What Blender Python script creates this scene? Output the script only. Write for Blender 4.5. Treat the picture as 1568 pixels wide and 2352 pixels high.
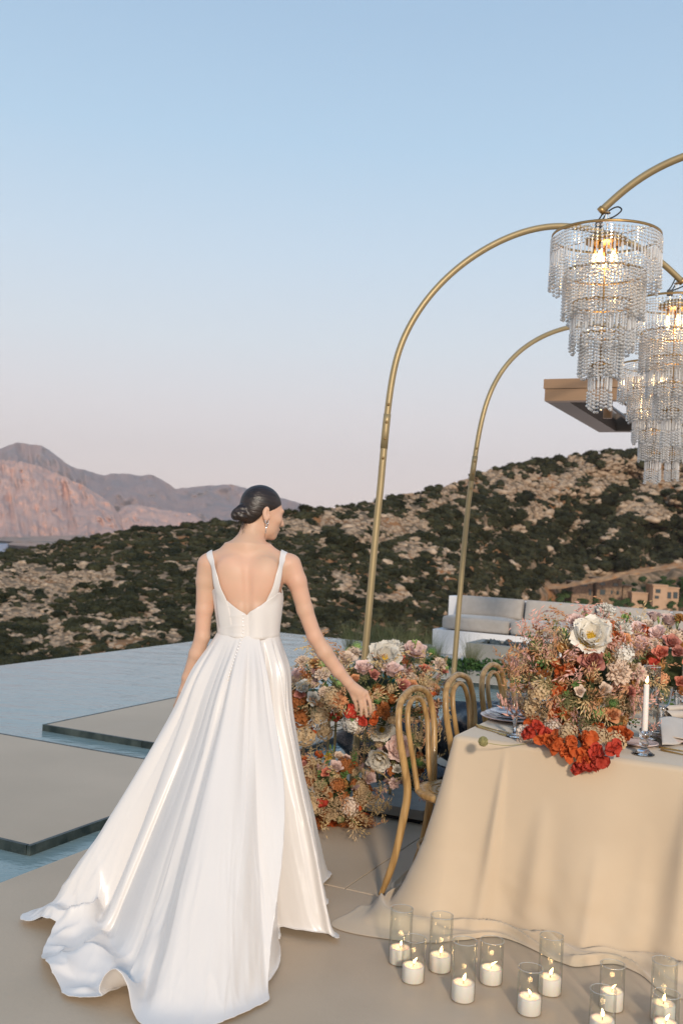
import bpy, bmesh, math, random
import numpy as np
from mathutils import Vector, Matrix, Euler
for _o in list(bpy.data.objects): bpy.data.objects.remove(_o)
S = bpy.context.scene
COL = S.collection
rnd = random.Random(7)
nrs = np.random.RandomState(11)
R_ = math.radians
# ------------------------------------------------------------------ camera
H, F, CX, CY = 1.58, 2287.0, 784.0, 1176.0          # eye height; focal length and centre in reference pixels (1568 x 2352)
cam = bpy.data.cameras.new('camera'); cam_o = bpy.data.objects.new('camera', cam); COL.objects.link(cam_o)
S.camera = cam_o
cam.sensor_fit = 'VERTICAL'; cam.sensor_height = 36.0; cam.lens = 36.0 * F / 2352.0
cam.clip_start = 0.05; cam.clip_end = 40000
CAMM = Matrix.Rotation(R_(91.478), 3, 'X') @ Matrix.Rotation(R_(2.9), 3, 'Z')
cam_o.matrix_world = Matrix.Translation((0, 0, H)) @ CAMM.to_4x4()
cam.dof.use_dof = True; cam.dof.focus_distance = 4.35; cam.dof.aperture_fstop = 4.5
# ------------------------------------------------------------------ world, sun, exposure
SUN_DIR = Vector((-0.12, 0.92, -0.35)).normalized()    # the way the light travels
sun_el = math.asin(-SUN_DIR.z); sun_az = math.atan2(-SUN_DIR.x, -SUN_DIR.y)
W = bpy.data.worlds.new('World'); S.world = W; W.use_nodes = True
nt = W.node_tree; nt.nodes.clear()
wo = nt.nodes.new('ShaderNodeOutputWorld'); bg = nt.nodes.new('ShaderNodeBackground')
sky = nt.nodes.new('ShaderNodeTexSky'); sky.sky_type = 'NISHITA'; sky.sun_disc = False
sky.sun_elevation = sun_el; sky.sun_rotation = sun_az; sky.air_density = 1.0; sky.dust_density = 1.2; sky.ozone_density = 2.0
tc = nt.nodes.new('ShaderNodeTexCoord'); sx = nt.nodes.new('ShaderNodeSeparateXYZ')
nt.links.new(tc.outputs['Generated'], sx.inputs[0])
ramp = nt.nodes.new('ShaderNodeValToRGB'); nt.links.new(sx.outputs['Z'], ramp.inputs[0])
def lin(r, g, b):
    f = lambda c: (c / 255 / 12.92) if c / 255 < 0.04045 else ((c / 255 + 0.055) / 1.055) ** 2.4
    return (f(r), f(g), f(b))
stops = [(0.0, (228, 210, 207)), (0.05, (226, 213, 212)), (0.12, (221, 216, 218)), (0.19, (210, 218, 225)), (0.27, (196, 214, 229)),
         (0.37, (175, 204, 227)), (0.47, (161, 191, 218)), (0.7, (135, 172, 208)), (1.0, (115, 154, 198))]
el = ramp.color_ramp.elements
while len(el) < len(stops): el.new(0.5)
for e, (p, c) in zip(el, stops): e.position = p; e.color = (*[10 * v for v in lin(*c)], 1)
mx = nt.nodes.new('ShaderNodeMix'); mx.data_type = 'RGBA'; mx.inputs[0].default_value = 0.9
nt.links.new(sky.outputs[0], mx.inputs[6]); nt.links.new(ramp.outputs[0], mx.inputs[7])
nt.links.new(mx.outputs[2], bg.inputs[0]); bg.inputs[1].default_value = 0.1
nt.links.new(bg.outputs[0], wo.inputs[0])
sl = bpy.data.lights.new('sun', 'SUN'); sl.energy = 2.45; sl.angle = R_(5.0); sl.color = (1.0, 0.87, 0.72)
so = bpy.data.objects.new('sun', sl); COL.objects.link(so); so.rotation_euler = SUN_DIR.to_track_quat('-Z', 'Y').to_euler()
so.location = (0, -5, 8)
S.render.engine = 'CYCLES'
S.view_settings.view_transform = 'Standard'; S.view_settings.look = 'None'; S.view_settings.gamma = 1.0
S.view_settings.exposure = 0.22; S.view_settings.use_curve_mapping = False
cy = S.cycles
cy.use_denoising = True; cy.max_bounces = 10; cy.diffuse_bounces = 3; cy.glossy_bounces = 4; cy.transmission_bounces = 8
cy.transparent_max_bounces = 16; cy.caustics_reflective = False; cy.caustics_refractive = False; cy.sample_clamp_indirect = 4.0
# ------------------------------------------------------------------ reference pixel -> place
def ray(x, y): return CAMM @ Vector(((x - CX) / F, -(y - CY) / F, -1.0))
def at(x, y, z=0.0):
    d = ray(x, y); return Vector((0, 0, H)) + d * ((z - H) / d.z)
def dep(x, y, Y):
    d = ray(x, y); return Vector((0, 0, H)) + d * (Y / d.y)
def onplane(x, y, p, n):
    d = ray(x, y); o = Vector((0, 0, H)); return o + d * ((Vector(p) - o).dot(n) / d.dot(n))
GA = R_(26.0)
U = Vector((math.sin(GA), math.cos(GA), 0)); V = Vector((math.cos(GA), -math.sin(GA), 0))   # the grid of the terrace
def uv(u, v, z=0.0): return U * u + V * v + Vector((0, 0, z))
def tuv(p): p = Vector((p[0], p[1], 0)); return p.dot(U), p.dot(V)
# ------------------------------------------------------------------ mesh helpers
class MB:
    def __init__(s): s.v = []; s.f = []; s.m = []; s.cm = 0
    def add(s, vs, fs):
        o = len(s.v); s.v.extend([tuple(p) for p in vs])
        for f in fs: s.f.append(tuple(i + o for i in f)); s.m.append(s.cm)
        return s
    def box(s, c, sz, M=None):
        x, y, z = [k / 2 for k in sz]; c = Vector(c)
        vs = [Vector((i * x, j * y, k * z)) for i in (-1, 1) for j in (-1, 1) for k in (-1, 1)]
        if M is not None: vs = [M @ p for p in vs]
        return s.add([p + c for p in vs], [(0, 1, 3, 2), (4, 6, 7, 5), (0, 4, 5, 1), (2, 3, 7, 6), (0, 2, 6, 4), (1, 5, 7, 3)])
    def prism(s, poly, z0, z1):
        n = len(poly); vs = [(p[0], p[1], z0) for p in poly] + [(p[0], p[1], z1) for p in poly]
        a = sum(poly[i][0] * poly[(i + 1) % n][1] - poly[(i + 1) % n][0] * poly[i][1] for i in range(n))
        fs = [tuple(range(n))[::-1], tuple(range(n, 2 * n))] + [(i, (i + 1) % n, n + (i + 1) % n, n + i) for i in range(n)]
        if a < 0: fs = [f[::-1] for f in fs]
        return s.add(vs, fs)
    def tube(s, pts, rad, seg=8, caps=True, flat=1.0, up=None):
        pts = [Vector(p) for p in pts]; n = len(pts)
        if not hasattr(rad, '__len__'): rad = [rad] * n
        t0 = (pts[1] - pts[0]).normalized()
        nrm = Vector(up) if up is not None else t0.orthogonal()
        nrm = (nrm - t0 * nrm.dot(t0)).normalized(); vs = []
        for i in range(n):
            t = (pts[min(i + 1, n - 1)] - pts[max(i - 1, 0)]).normalized()
            nrm = (nrm - t * nrm.dot(t)); nrm = nrm.normalized() if nrm.length > 1e-6 else t.orthogonal().normalized()
            b = t.cross(nrm)
            for k in range(seg):
                a = 2 * math.pi * k / seg
                vs.append(pts[i] + (nrm * math.cos(a) * flat + b * math.sin(a)) * rad[i])
        fs = [(i * seg + k, i * seg + (k + 1) % seg, (i + 1) * seg + (k + 1) % seg, (i + 1) * seg + k) for i in range(n - 1) for k in range(seg)]
        if caps: fs += [tuple(range(seg))[::-1], tuple(range((n - 1) * seg, n * seg))]
        return s.add(vs, fs)
    def lathe(s, prof, seg=20, c=(0, 0, 0), rib=0.0, nrib=0):
        c = Vector(c); vs = []
        for r, z in prof:
            for k in range(seg):
                a = 2 * math.pi * k / seg; rr = r * (1 + rib * math.cos(nrib * a)) if nrib else r
                vs.append(c + Vector((rr * math.cos(a), rr * math.sin(a), z)))
        fs = [(i * seg + k, i * seg + (k + 1) % seg, (i + 1) * seg + (k + 1) % seg, (i + 1) * seg + k) for i in range(len(prof) - 1) for k in range(seg)]
        if prof[0][0] > 1e-5: fs.append(tuple(range(seg))[::-1])
        if prof[-1][0] > 1e-5: fs.append(tuple(range((len(prof) - 1) * seg, len(prof) * seg)))
        return s.add(vs, fs)
    def torus(s, c, R, r, seg=36, sg=8, hz=None):
        vs = []; hz = hz or r
        for i in range(seg):
            a = 2 * math.pi * i / seg
            for k in range(sg):
                b = 2 * math.pi * k / sg; q = R + r * math.cos(b)
                vs.append((c[0] + q * math.cos(a), c[1] + q * math.sin(a), c[2] + hz * math.sin(b)))
        return s.add(vs, [(i * sg + k, ((i + 1) % seg) * sg + k, ((i + 1) % seg) * sg + (k + 1) % sg, i * sg + (k + 1) % sg) for i in range(seg) for k in range(sg)])
    def mesh(s, name, mats, smooth=True):
        me = bpy.data.meshes.new(name); me.from_pydata(s.v, [], s.f)
        for m in (mats if isinstance(mats, (list, tuple)) else [mats]): me.materials.append(m)
        if any(s.m): me.polygons.foreach_set('material_index', s.m)
        if smooth: me.polygons.foreach_set('use_smooth', [True] * len(me.polygons))
        me.update(); return me
    def build(s, name, mats, parent=None, smooth=True, bevel=0.0):
        return link(name, s.mesh(name, mats, smooth), parent, bevel)
def link(name, me, parent=None, bevel=0.0):
    o = bpy.data.objects.new(name, me); COL.objects.link(o)
    if parent is not None: o.parent = parent
    if bevel: m = o.modifiers.new('bevel', 'BEVEL'); m.width = bevel; m.segments = 2; m.limit_method = 'ANGLE'
    return o
def npmesh(name, v, f, mat, smooth=False):
    v = np.asarray(v, np.float32); f = np.asarray(f, np.int32); me = bpy.data.meshes.new(name)
    me.vertices.add(len(v)); me.vertices.foreach_set('co', v.ravel())
    k = f.shape[1]; me.loops.add(f.size); me.loops.foreach_set('vertex_index', f.ravel())
    me.polygons.add(len(f)); me.polygons.foreach_set('loop_start', np.arange(0, f.size, k, dtype=np.int32))
    me.polygons.foreach_set('loop_total', np.full(len(f), k, np.int32))
    if smooth: me.polygons.foreach_set('use_smooth', np.ones(len(f), bool))
    for m in (mat if isinstance(mat, (list, tuple)) else [mat]): me.materials.append(m)
    me.update(calc_edges=True); me.validate(); return me
def gridmesh(name, P, mat, wrap=False, smooth=True):
    n, m = P.shape[:2]; I = np.arange(n * m).reshape(n, m)
    J = np.concatenate([I, I[:, :1]], 1) if wrap else I
    f = np.stack([J[:-1, :-1], J[:-1, 1:], J[1:, 1:], J[1:, :-1]], -1).reshape(-1, 4)
    return npmesh(name, P.reshape(-1, 3), f, mat, smooth)
def tag(o, label=None, cat=None, group=None, kind=None):
    if label: o['label'] = label
    if cat: o['category'] = cat
    if group: o['group'] = group
    if kind: o['kind'] = kind
    return o
def empty(name, loc=(0, 0, 0), rz=0.0):
    o = bpy.data.objects.new(name, None); COL.objects.link(o); o.location = loc; o.rotation_euler = (0, 0, rz); o.empty_display_size = 0.1
    return o
def copy_tree(o, parent=None):
    c = o.copy(); COL.objects.link(c); c.parent = parent
    for ch in o.children: copy_tree(ch, c)
    return c
def spline(pts, n=12):
    P = [Vector(p) for p in pts]; out = []
    for i in range(len(P) - 1):
        a, b, c, d = P[max(i - 1, 0)], P[i], P[i + 1], P[min(i + 2, len(P) - 1)]
        for k in range(n):
            t = k / n; out.append(0.5 * ((2 * b) + (c - a) * t + (2 * a - 5 * b + 4 * c - d) * t * t + (3 * b - a - 3 * c + d) * t ** 3))
    return out + [P[-1]]
def vnoise(x, y, z=0.0, seed=0):
    x = np.asarray(x, float); y = np.asarray(y, float); z = np.broadcast_to(np.asarray(z, float), np.broadcast(x, y).shape)
    xi, yi, zi = np.floor(x), np.floor(y), np.floor(z); xf, yf, zf = x - xi, y - yi, z - zi
    xf, yf, zf = [q * q * (3 - 2 * q) for q in (xf, yf, zf)]
    def h(a, b, c):
        q = np.sin(a * 127.1 + b * 311.7 + c * 74.7 + seed * 19.19) * 43758.5453; return q - np.floor(q)
    r = 0
    for i in (0, 1):
        for j in (0, 1):
            for k in (0, 1):
                r = r + h(xi + i, yi + j, zi + k) * (xf if i else 1 - xf) * (yf if j else 1 - yf) * (zf if k else 1 - zf)
    return r
def fbm(x, y, z=0.0, o=4, seed=0):
    r = 0; a = 0.5; t = 0
    for k in range(o): r = r + a * vnoise(np.asarray(x) * 2 ** k, np.asarray(y) * 2 ** k, np.asarray(z) * 2 ** k, seed + k); t += a; a *= 0.5
    return r / t
# ------------------------------------------------------------------ materials
MATS = {}
def mat(name, col, rough=0.5, metal=0.0, col2=None, scale=6.0, detail=4.0, bump=0.0, bscale=None, stretch=None, trans=0.0, ior=1.45,
        sss=0.0, coat=0.0, sheen=0.0, emit=None, estr=0.0, spec=0.5, ramp_pos=(0.35, 0.65), alpha=1.0, rand=0.0, aniso=0.0, translucent=0.0, rough2=None, voro=0.0):
    m = bpy.data.materials.new(name); m.use_nodes = True; t = m.node_tree; b = t.nodes['Principled BSDF']; N = t.nodes.new; L = t.links.new
    b.inputs['Base Color'].default_value = (*col, 1); b.inputs['Roughness'].default_value = rough; b.inputs['Metallic'].default_value = metal
    b.inputs['IOR'].default_value = ior; b.inputs['Transmission Weight'].default_value = trans; b.inputs['Specular IOR Level'].default_value = spec
    b.inputs['Coat Weight'].default_value = coat; b.inputs['Sheen Weight'].default_value = sheen; b.inputs['Alpha'].default_value = alpha
    b.inputs['Anisotropic'].default_value = aniso
    if sss: b.inputs['Subsurface Weight'].default_value = sss; b.inputs['Subsurface Radius'].default_value = (0.5, 0.2, 0.1); b.inputs['Subsurface Scale'].default_value = 0.02
    if emit: b.inputs['Emission Color'].default_value = (*emit, 1); b.inputs['Emission Strength'].default_value = estr
    if col2 is not None or bump or rough2 is not None:
        co = N('ShaderNodeTexCoord'); mp = N('ShaderNodeMapping'); L(co.outputs['Object'], mp.inputs[0])
        if stretch: mp.inputs['Scale'].default_value = stretch
        no = N('ShaderNodeTexNoise'); no.inputs['Scale'].default_value = scale; no.inputs['Detail'].default_value = detail; L(mp.outputs[0], no.inputs['Vector'])
        if col2 is not None:
            cr = N('ShaderNodeValToRGB'); cr.color_ramp.elements[0].position, cr.color_ramp.elements[1].position = ramp_pos
            cr.color_ramp.elements[0].color = (*col, 1); cr.color_ramp.elements[1].color = (*col2, 1)
            L(no.outputs['Fac'], cr.inputs[0]); L(cr.outputs[0], b.inputs['Base Color'])
        if rough2 is not None:
            mr = N('ShaderNodeMapRange'); mr.inputs[1].default_value = 0.3; mr.inputs[2].default_value = 0.7; mr.inputs[3].default_value = rough; mr.inputs[4].default_value = rough2
            L(no.outputs['Fac'], mr.inputs[0]); L(mr.outputs[0], b.inputs['Roughness'])
        if bump:
            n2 = N('ShaderNodeTexNoise'); n2.inputs['Scale'].default_value = bscale or scale * 4; n2.inputs['Detail'].default_value = 5; L(mp.outputs[0], n2.inputs['Vector'])
            bp = N('ShaderNodeBump'); bp.inputs['Strength'].default_value = bump; bp.inputs['Distance'].default_value = 0.01
            L(n2.outputs['Fac'], bp.inputs['Height']); L(bp.outputs[0], b.inputs['Normal'])
    if rand:
        oi = N('ShaderNodeObjectInfo'); hs = N('ShaderNodeHueSaturation'); mr2 = N('ShaderNodeMapRange')
        mr2.inputs[3].default_value = 1 - rand; mr2.inputs[4].default_value = 1 + rand; L(oi.outputs['Random'], mr2.inputs[0]); L(mr2.outputs[0], hs.inputs['Value'])
        src = b.inputs['Base Color']
        if src.is_linked: L(src.links[0].from_socket, hs.inputs['Color'])
        else: hs.inputs['Color'].default_value = (*col, 1)
        L(hs.outputs[0], b.inputs['Base Color'])
    if translucent:
        tr = N('ShaderNodeBsdfTranslucent'); ms = N('ShaderNodeMixShader'); ms.inputs[0].default_value = translucent
        if b.inputs['Base Color'].is_linked: L(b.inputs['Base Color'].links[0].from_socket, tr.inputs[0])
        else: tr.inputs[0].default_value = (*col, 1)
        L(b.outputs[0], ms.inputs[1]); L(tr.outputs[0], ms.inputs[2]); L(ms.outputs[0], t.nodes['Material Output'].inputs[0])
    MATS[name] = m; return m
# ================================================================== land, sea, mountains, hill
def polyline(xs, pts):
    p = np.array(pts, float); return np.interp(xs, p[:, 0], p[:, 1])
def pix_dir(x, y):
    M = np.array(CAMM); q = np.stack([(x - CX) / F, -(y - CY) / F, -np.ones_like(x)], -1); return q @ M.T
def place(x, y, d):                       # a viewing direction and a distance along the ground
    v = pix_dir(np.asarray(x, float), np.asarray(y, float)); h = np.sqrt(v[..., 0] ** 2 + v[..., 1] ** 2)
    return np.array([0, 0, H]) + v * (np.asarray(d) / h)[..., None]
m_sea = mat('sea_water', lin(70, 130, 165), 0.25, col2=lin(62, 120, 158), scale=0.01)
MB().add([(-9000, 900, -97), (6000, 900, -97), (9000, 12000, -97), (-16000, 12000, -97)], [(0, 1, 2, 3)]).build('sea', m_sea)['kind'] = 'structure'
def range_terrain(name, ridge, base, d0, d1, m, amp, nx=260, ny=90, sc=0.012, seed=0, gully=0.3):
    xs = np.linspace(ridge[0][0], ridge[-1][0], nx); t = np.linspace(0, 1.25, ny)
    X, T = np.meshgrid(xs, t); yr = polyline(xs, ridge)[None]; yb = polyline(xs, base)[None] if hasattr(base, '__len__') else np.full_like(yr, base)
    tt = np.minimum(T, 1.0); Y = yb + (yr - yb) * tt ** 0.9 + np.maximum(T - 1, 0) * (yb - yr) * 1.4
    n1 = fbm(X * sc, T * 3.2, 0, 5, seed); n2 = np.abs(fbm(X * sc * 2.6 + T * 1.5, T * 1.3, 3, 4, seed + 5) - 0.5) * 2
    n3 = fbm(X * sc * 7, T * 11, 7, 3, seed + 9)
    D = d0 + (d1 - d0) * T + (n1 - 0.5) * (d1 - d0) * 0.35 + (n2 - 0.3) * (d1 - d0) * gully * 0.5 + (n3 - .5) * (d1 - d0) * .06
    Y = Y + (n3 - 0.5) * amp + (n1 - 0.5) * amp
    P = place(X, Y, D); o = link(name, gridmesh(name, P, m), None); o['kind'] = 'structure'; return o
def mountain_mat(name, a, b, c, s):
    m = mat(name, a, 0.95, col2=b, scale=s, detail=8, spec=0.1, ramp_pos=(0.42, 0.6)); t = m.node_tree; B = t.nodes['Principled BSDF']
    src = B.inputs['Base Color'].links[0].from_socket; N = t.nodes.new
    co = N('ShaderNodeTexCoord'); mp = N('ShaderNodeMapping'); mp.inputs['Scale'].default_value = (1, 1, 0.35); t.links.new(co.outputs['Object'], mp.inputs[0])
    n = N('ShaderNodeTexNoise'); n.inputs['Scale'].default_value = s * 3.1; n.inputs['Detail'].default_value = 9; n.inputs['Roughness'].default_value = 0.65; t.links.new(mp.outputs[0], n.inputs['Vector'])
    r = N('ShaderNodeValToRGB'); r.color_ramp.elements[0].position = 0.46; r.color_ramp.elements[1].position = 0.60; t.links.new(n.outputs['Fac'], r.inputs[0])
    mxn = N('ShaderNodeMix'); mxn.data_type = 'RGBA'; t.links.new(r.outputs[0], mxn.inputs[0]); t.links.new(src, mxn.inputs[6]); mxn.inputs[7].default_value = (*c, 1)
    t.links.new(mxn.outputs[2], B.inputs['Base Color']); return m
m_mt_back = mountain_mat('far_mountain_rock', (0.27, 0.19, 0.185), (0.33, 0.215, 0.195), (0.19, 0.165, 0.18), 0.0016)
m_mt_front = mountain_mat('pink_mountain_rock', (0.62, 0.37, 0.29), (0.56, 0.335, 0.27), (0.40, 0.275, 0.25), 0.0021)
range_terrain('mountain_range', [(-700, 1130), (-300, 1060), (-60, 1040), (0, 1030), (20, 1021), (40, 1017), (95, 1024), (115, 1034), (130, 1047), (165, 1073), (210, 1085), (240, 1091), (268, 1086), (300, 1088), (330, 1091), (352, 1090), (372, 1100), (390, 1112), (402, 1122), (440, 1118), (480, 1115), (530, 1113), (560, 1119), (600, 1130), (650, 1145), (700, 1160), (720, 1170), (800, 1195), (1000, 1215)], 1238, 7600, 10500, m_mt_back, 5, seed=3, nx=420, ny=110, gully=0.35)
range_terrain('mountain_massif', [(-600, 1110), (-300, 1058), (0, 1055), (60, 1063), (100, 1074), (140, 1092), (190, 1115), (230, 1138), (262, 1162), (278, 1190), (290, 1222), (310, 1243)], 1241, 5600, 7300, m_mt_front, 5, seed=8, sc=0.02, gully=0.35, nx=300, ny=110)
range_terrain('mountain_spur', [(255, 1226), (270, 1178), (285, 1162), (307, 1157), (340, 1164), (374, 1170), (420, 1176), (447, 1181), (468, 1196), (500, 1212), (560, 1226)], 1236, 6600, 7600, m_mt_front, 4, seed=13, sc=0.02, nx=130, ny=60)
m_coast = mat('coast_land', (0.42, 0.24, 0.17), 0.95, col2=(0.13, 0.12, 0.10), scale=0.006, detail=8)
range_terrain('coast_plain', [(-600, 1232), (-200, 1231), (0, 1233), (200, 1228), (420, 1225), (700, 1232), (900, 1240)], [(-600, 1242), (0, 1242), (40, 1244), (900, 1300)], 4600, 5600, m_coast, 2, seed=21, nx=200, ny=24)
range_terrain('headland', [(18, 1250), (40, 1240), (70, 1239), (120, 1242), (180, 1240), (260, 1236), (420, 1236)], [(18, 1251), (60, 1254), (110, 1262), (420, 1290)], 3500, 4200, m_coast, 2.5, seed=25, nx=120, ny=24)
# ---- the near hill
ridge = [(-900, 1420), (-500, 1330), (-200, 1282), (0, 1268), (60, 1262), (130, 1249), (220, 1232), (300, 1218), (420, 1208), (540, 1200), (640, 1180), (700, 1172), (780, 1165), (870, 1150), (980, 1126), (1040, 1108), (1100, 1088), (1180, 1070), (1250, 1058), (1330, 1044), (1400, 1037), (1470, 1032), (1568, 1034), (1750, 1020), (2100, 1060), (2600, 1130)]
hxs = [-900, 0, 500, 800, 1050, 1300, 1568, 2600]
hd0 = [32, 44, 55, 80, 150, 272, 285, 285]; hd1 = [110, 150, 190, 230, 300, 390, 430, 440]; hyb = [1700, 1600, 1560, 1540, 1480, 1435, 1430, 1450]
def hill_point(X, T, disp=True):
    X = np.asarray(X, float); T = np.asarray(T, float)
    yr = polyline(X, ridge); yb = np.interp(X, hxs, hyb); d0 = np.interp(X, hxs, hd0); d1 = np.interp(X, hxs, hd1)
    tt = np.minimum(T, 1.0); Y = yb + (yr - yb) * tt ** 0.92 + np.maximum(T - 1, 0) * (yb - yr) * 1.2
    D = d0 * (d1 / d0) ** T
    n = fbm(X * 0.01, T * 5, 0, 4, 31); D = D * (1 + (n - 0.5) * 0.16)
    if disp: Y = Y + (fbm(X * 0.045, T * 16, 2, 4, 37) - 0.5) * 12 * np.clip(T * 4, 0, 1)
    return place(X, Y, D), D, Y
m_hill = mat('hillside_earth', (0.10, 0.075, 0.045), 0.95, col2=(0.30, 0.20, 0.125), scale=0.35, detail=9, spec=0.1, ramp_pos=(0.4, 0.62), bump=0.8, bscale=1.5)
def _soil(m):
    t = m.node_tree; B = t.nodes['Principled BSDF']; src = B.inputs['Base Color'].links[0].from_socket; N = t.nodes.new
    co = N('ShaderNodeTexCoord'); n = N('ShaderNodeTexNoise'); n.inputs['Scale'].default_value = 0.06; n.inputs['Detail'].default_value = 6; t.links.new(co.outputs['Object'], n.inputs['Vector'])
    r = N('ShaderNodeValToRGB'); r.color_ramp.elements[0].position = 0.55; r.color_ramp.elements[1].position = 0.66; t.links.new(n.outputs['Fac'], r.inputs[0])
    k = N('ShaderNodeMix'); k.data_type = 'RGBA'; t.links.new(r.outputs[0], k.inputs[0]); t.links.new(src, k.inputs[6]); k.inputs[7].default_value = (0.33, 0.155, 0.065, 1)
    t.links.new(k.outputs[2], B.inputs['Base Color'])
_soil(m_hill)
_X, _T = np.meshgrid(np.linspace(-900, 2600, 360), np.linspace(0, 1.3, 150))
hill = link('hill', gridmesh('hill', hill_point(_X, _T)[0], m_hill)); hill['kind'] = 'structure'
# where bare rock shows (reference pixels: centre, half-width, half-height, weight)
rocky = [(90, 1335, 190, 34, 1.0), (40, 1395, 90, 30, .8), (330, 1440, 190, 35, .55), (200, 1470, 200, 22, .7), (560, 1330, 80, 50, .5), (420, 1330, 60, 25, .45), (690, 1215, 60, 25, .7),
         (760, 1200, 40, 30, .6), (890, 1215, 90, 40, .8), (960, 1260, 70, 30, .7), (820, 1255, 60, 25, .4), (1010, 1150, 70, 30, .6), (1120, 1110, 60, 26, .7), (1270, 1120, 120, 38, .9), (1400, 1090, 130, 40, .95),
         (1470, 1170, 90, 24, .8), (1230, 1175, 70, 26, .6), (1340, 1210, 60, 20, .35), (900, 1370, 70, 30, .4), (780, 1330, 60, 30, .35), (1530, 1080, 60, 40, .8), (1000, 1300, 60, 24, .4), (1130, 1220, 60, 24, .4), (650, 1420, 90, 40, .35)]
def rockness(X, Y):
    r = np.zeros_like(X)
    for cx, cy_, w, h, k in rocky: r = np.maximum(r, k * np.exp(-(((X - cx) / w) ** 2 + ((Y - cy_) / h) ** 2)))
    return r + (fbm(X * 0.035, Y * 0.07, 5, 5, 51) - 0.5) * 1.9
m_leafd = mat('shrub_leaves', (0.012, 0.0145, 0.0065), 0.8, col2=(0.052, 0.050, 0.024), scale=0.28, detail=8, spec=0.15, rand=0.35)
m_rock = mat('limestone', (0.28, 0.195, 0.13), 0.95, col2=(0.47, 0.35, 0.245), scale=1.1, detail=8, spec=0.1, bump=0.7, bscale=3.0, rand=0.15)
def ico(sub):
    bm = bmesh.new(); bmesh.ops.create_icosphere(bm, subdivisions=sub, radius=1.0)
    v = np.array([q.co[:] for q in bm.verts]); f = np.array([[q.index for q in p.verts] for p in bm.faces]); bm.free(); return v, f
ICO1, ICO2, ICO3 = ico(1), ico(2), ico(3)
def shrub_geo(seed, sub, nleaf):
    r = np.random.RandomState(seed); v, f = (ICO1, ICO2, ICO3)[sub - 1]
    q = v.copy(); n = fbm(q[:, 0] * 1.6 + seed, q[:, 1] * 1.6, q[:, 2] * 1.6, 3, seed); q = q * (0.62 + 0.75 * (n[:, None] - 0.2)) * [1, 1, 0.72]; q[:, 2] += 0.35
    vs = [q]; fs = [f]; o = len(q)
    d = r.randn(nleaf, 3); d /= np.linalg.norm(d, axis=1)[:, None]; d[:, 2] = np.abs(d[:, 2]) - 0.15
    n = fbm(d[:, 0] * 1.6 + seed, d[:, 1] * 1.6, d[:, 2] * 1.6, 3, seed); c = d * (0.66 + 0.75 * (n[:, None] - 0.2)) * [1, 1, 0.72] * r.uniform(.9, 1.12, (nleaf, 1)); c[:, 2] += 0.35
    a = r.randn(nleaf, 3); b = r.randn(nleaf, 3); k = r.uniform(0.10, 0.22, (nleaf, 1)); a *= k / np.linalg.norm(a, axis=1)[:, None]; b *= k / np.linalg.norm(b, axis=1)[:, None]
    lv = np.stack([c - a, c + b, c + a, ], 1).reshape(-1, 3); vs.append(lv); fs.append(np.arange(nleaf * 3).reshape(-1, 3) + o)
    return np.concatenate(vs), np.concatenate(fs)
def rock_geo(seed, sub):
    r = np.random.RandomState(seed); v, f = (ICO1, ICO2, ICO3)[sub - 1]; q = v.copy()
    for k in range(9):
        d = r.randn(3); d /= np.linalg.norm(d); h = r.uniform(0.55, 0.85); e = np.maximum(q @ d - h, 0); q = q - e[:, None] * d
    n = fbm(q[:, 0] * 2 + seed, q[:, 1] * 2, q[:, 2] * 2, 2, seed); q = q * (0.8 + 0.4 * n[:, None]) * [1.15, 0.95, 0.8]
    return q, f
N_SCAT = 23000
sx_ = nrs.uniform(-250, 1820, N_SCAT); st = nrs.uniform(0.0, 1.03, N_SCAT) ** 0.95
sp, sd, sy = hill_point(sx_, st); rk = rockness(sx_, sy)
is_rock = rk > 0.36 + 0.12 * nrs.randn(N_SCAT)
pxs = np.where(is_rock, nrs.uniform(3.5, 10, N_SCAT), nrs.uniform(4.0, 11.0, N_SCAT)) * np.where((nrs.rand(N_SCAT) < 0.12) & (rk < .55), 1.7, 1.0)
pxs = pxs * np.interp(sx_, [0, 700, 1300], [0.9, 1.0, 1.05]) * np.interp(st, [0, .25, 1], [1.3, 1.1, 0.9])
ssz = pxs * sd / F; sroll = nrs.uniform(0, 6.28, N_SCAT)
keep = ~((sx_ > 1225) & (sx_ < 1720) & (sy > np.interp(sx_, [1225, 1300, 1450, 1568, 1720], [1342, 1338, 1306, 1290, 1276])) & (sy < 1440))
inview = (sx_ > -10) & (sx_ < 1578) & (sy < np.interp(sx_, [0, 650, 1000, 1568], [1510, 1448, 1440, 1410])) & (sy > 900)
inview &= ~((sx_ > 470) & (sx_ < 690) & (sy > 1120) & (sy < 1460))      # behind the bride
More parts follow.
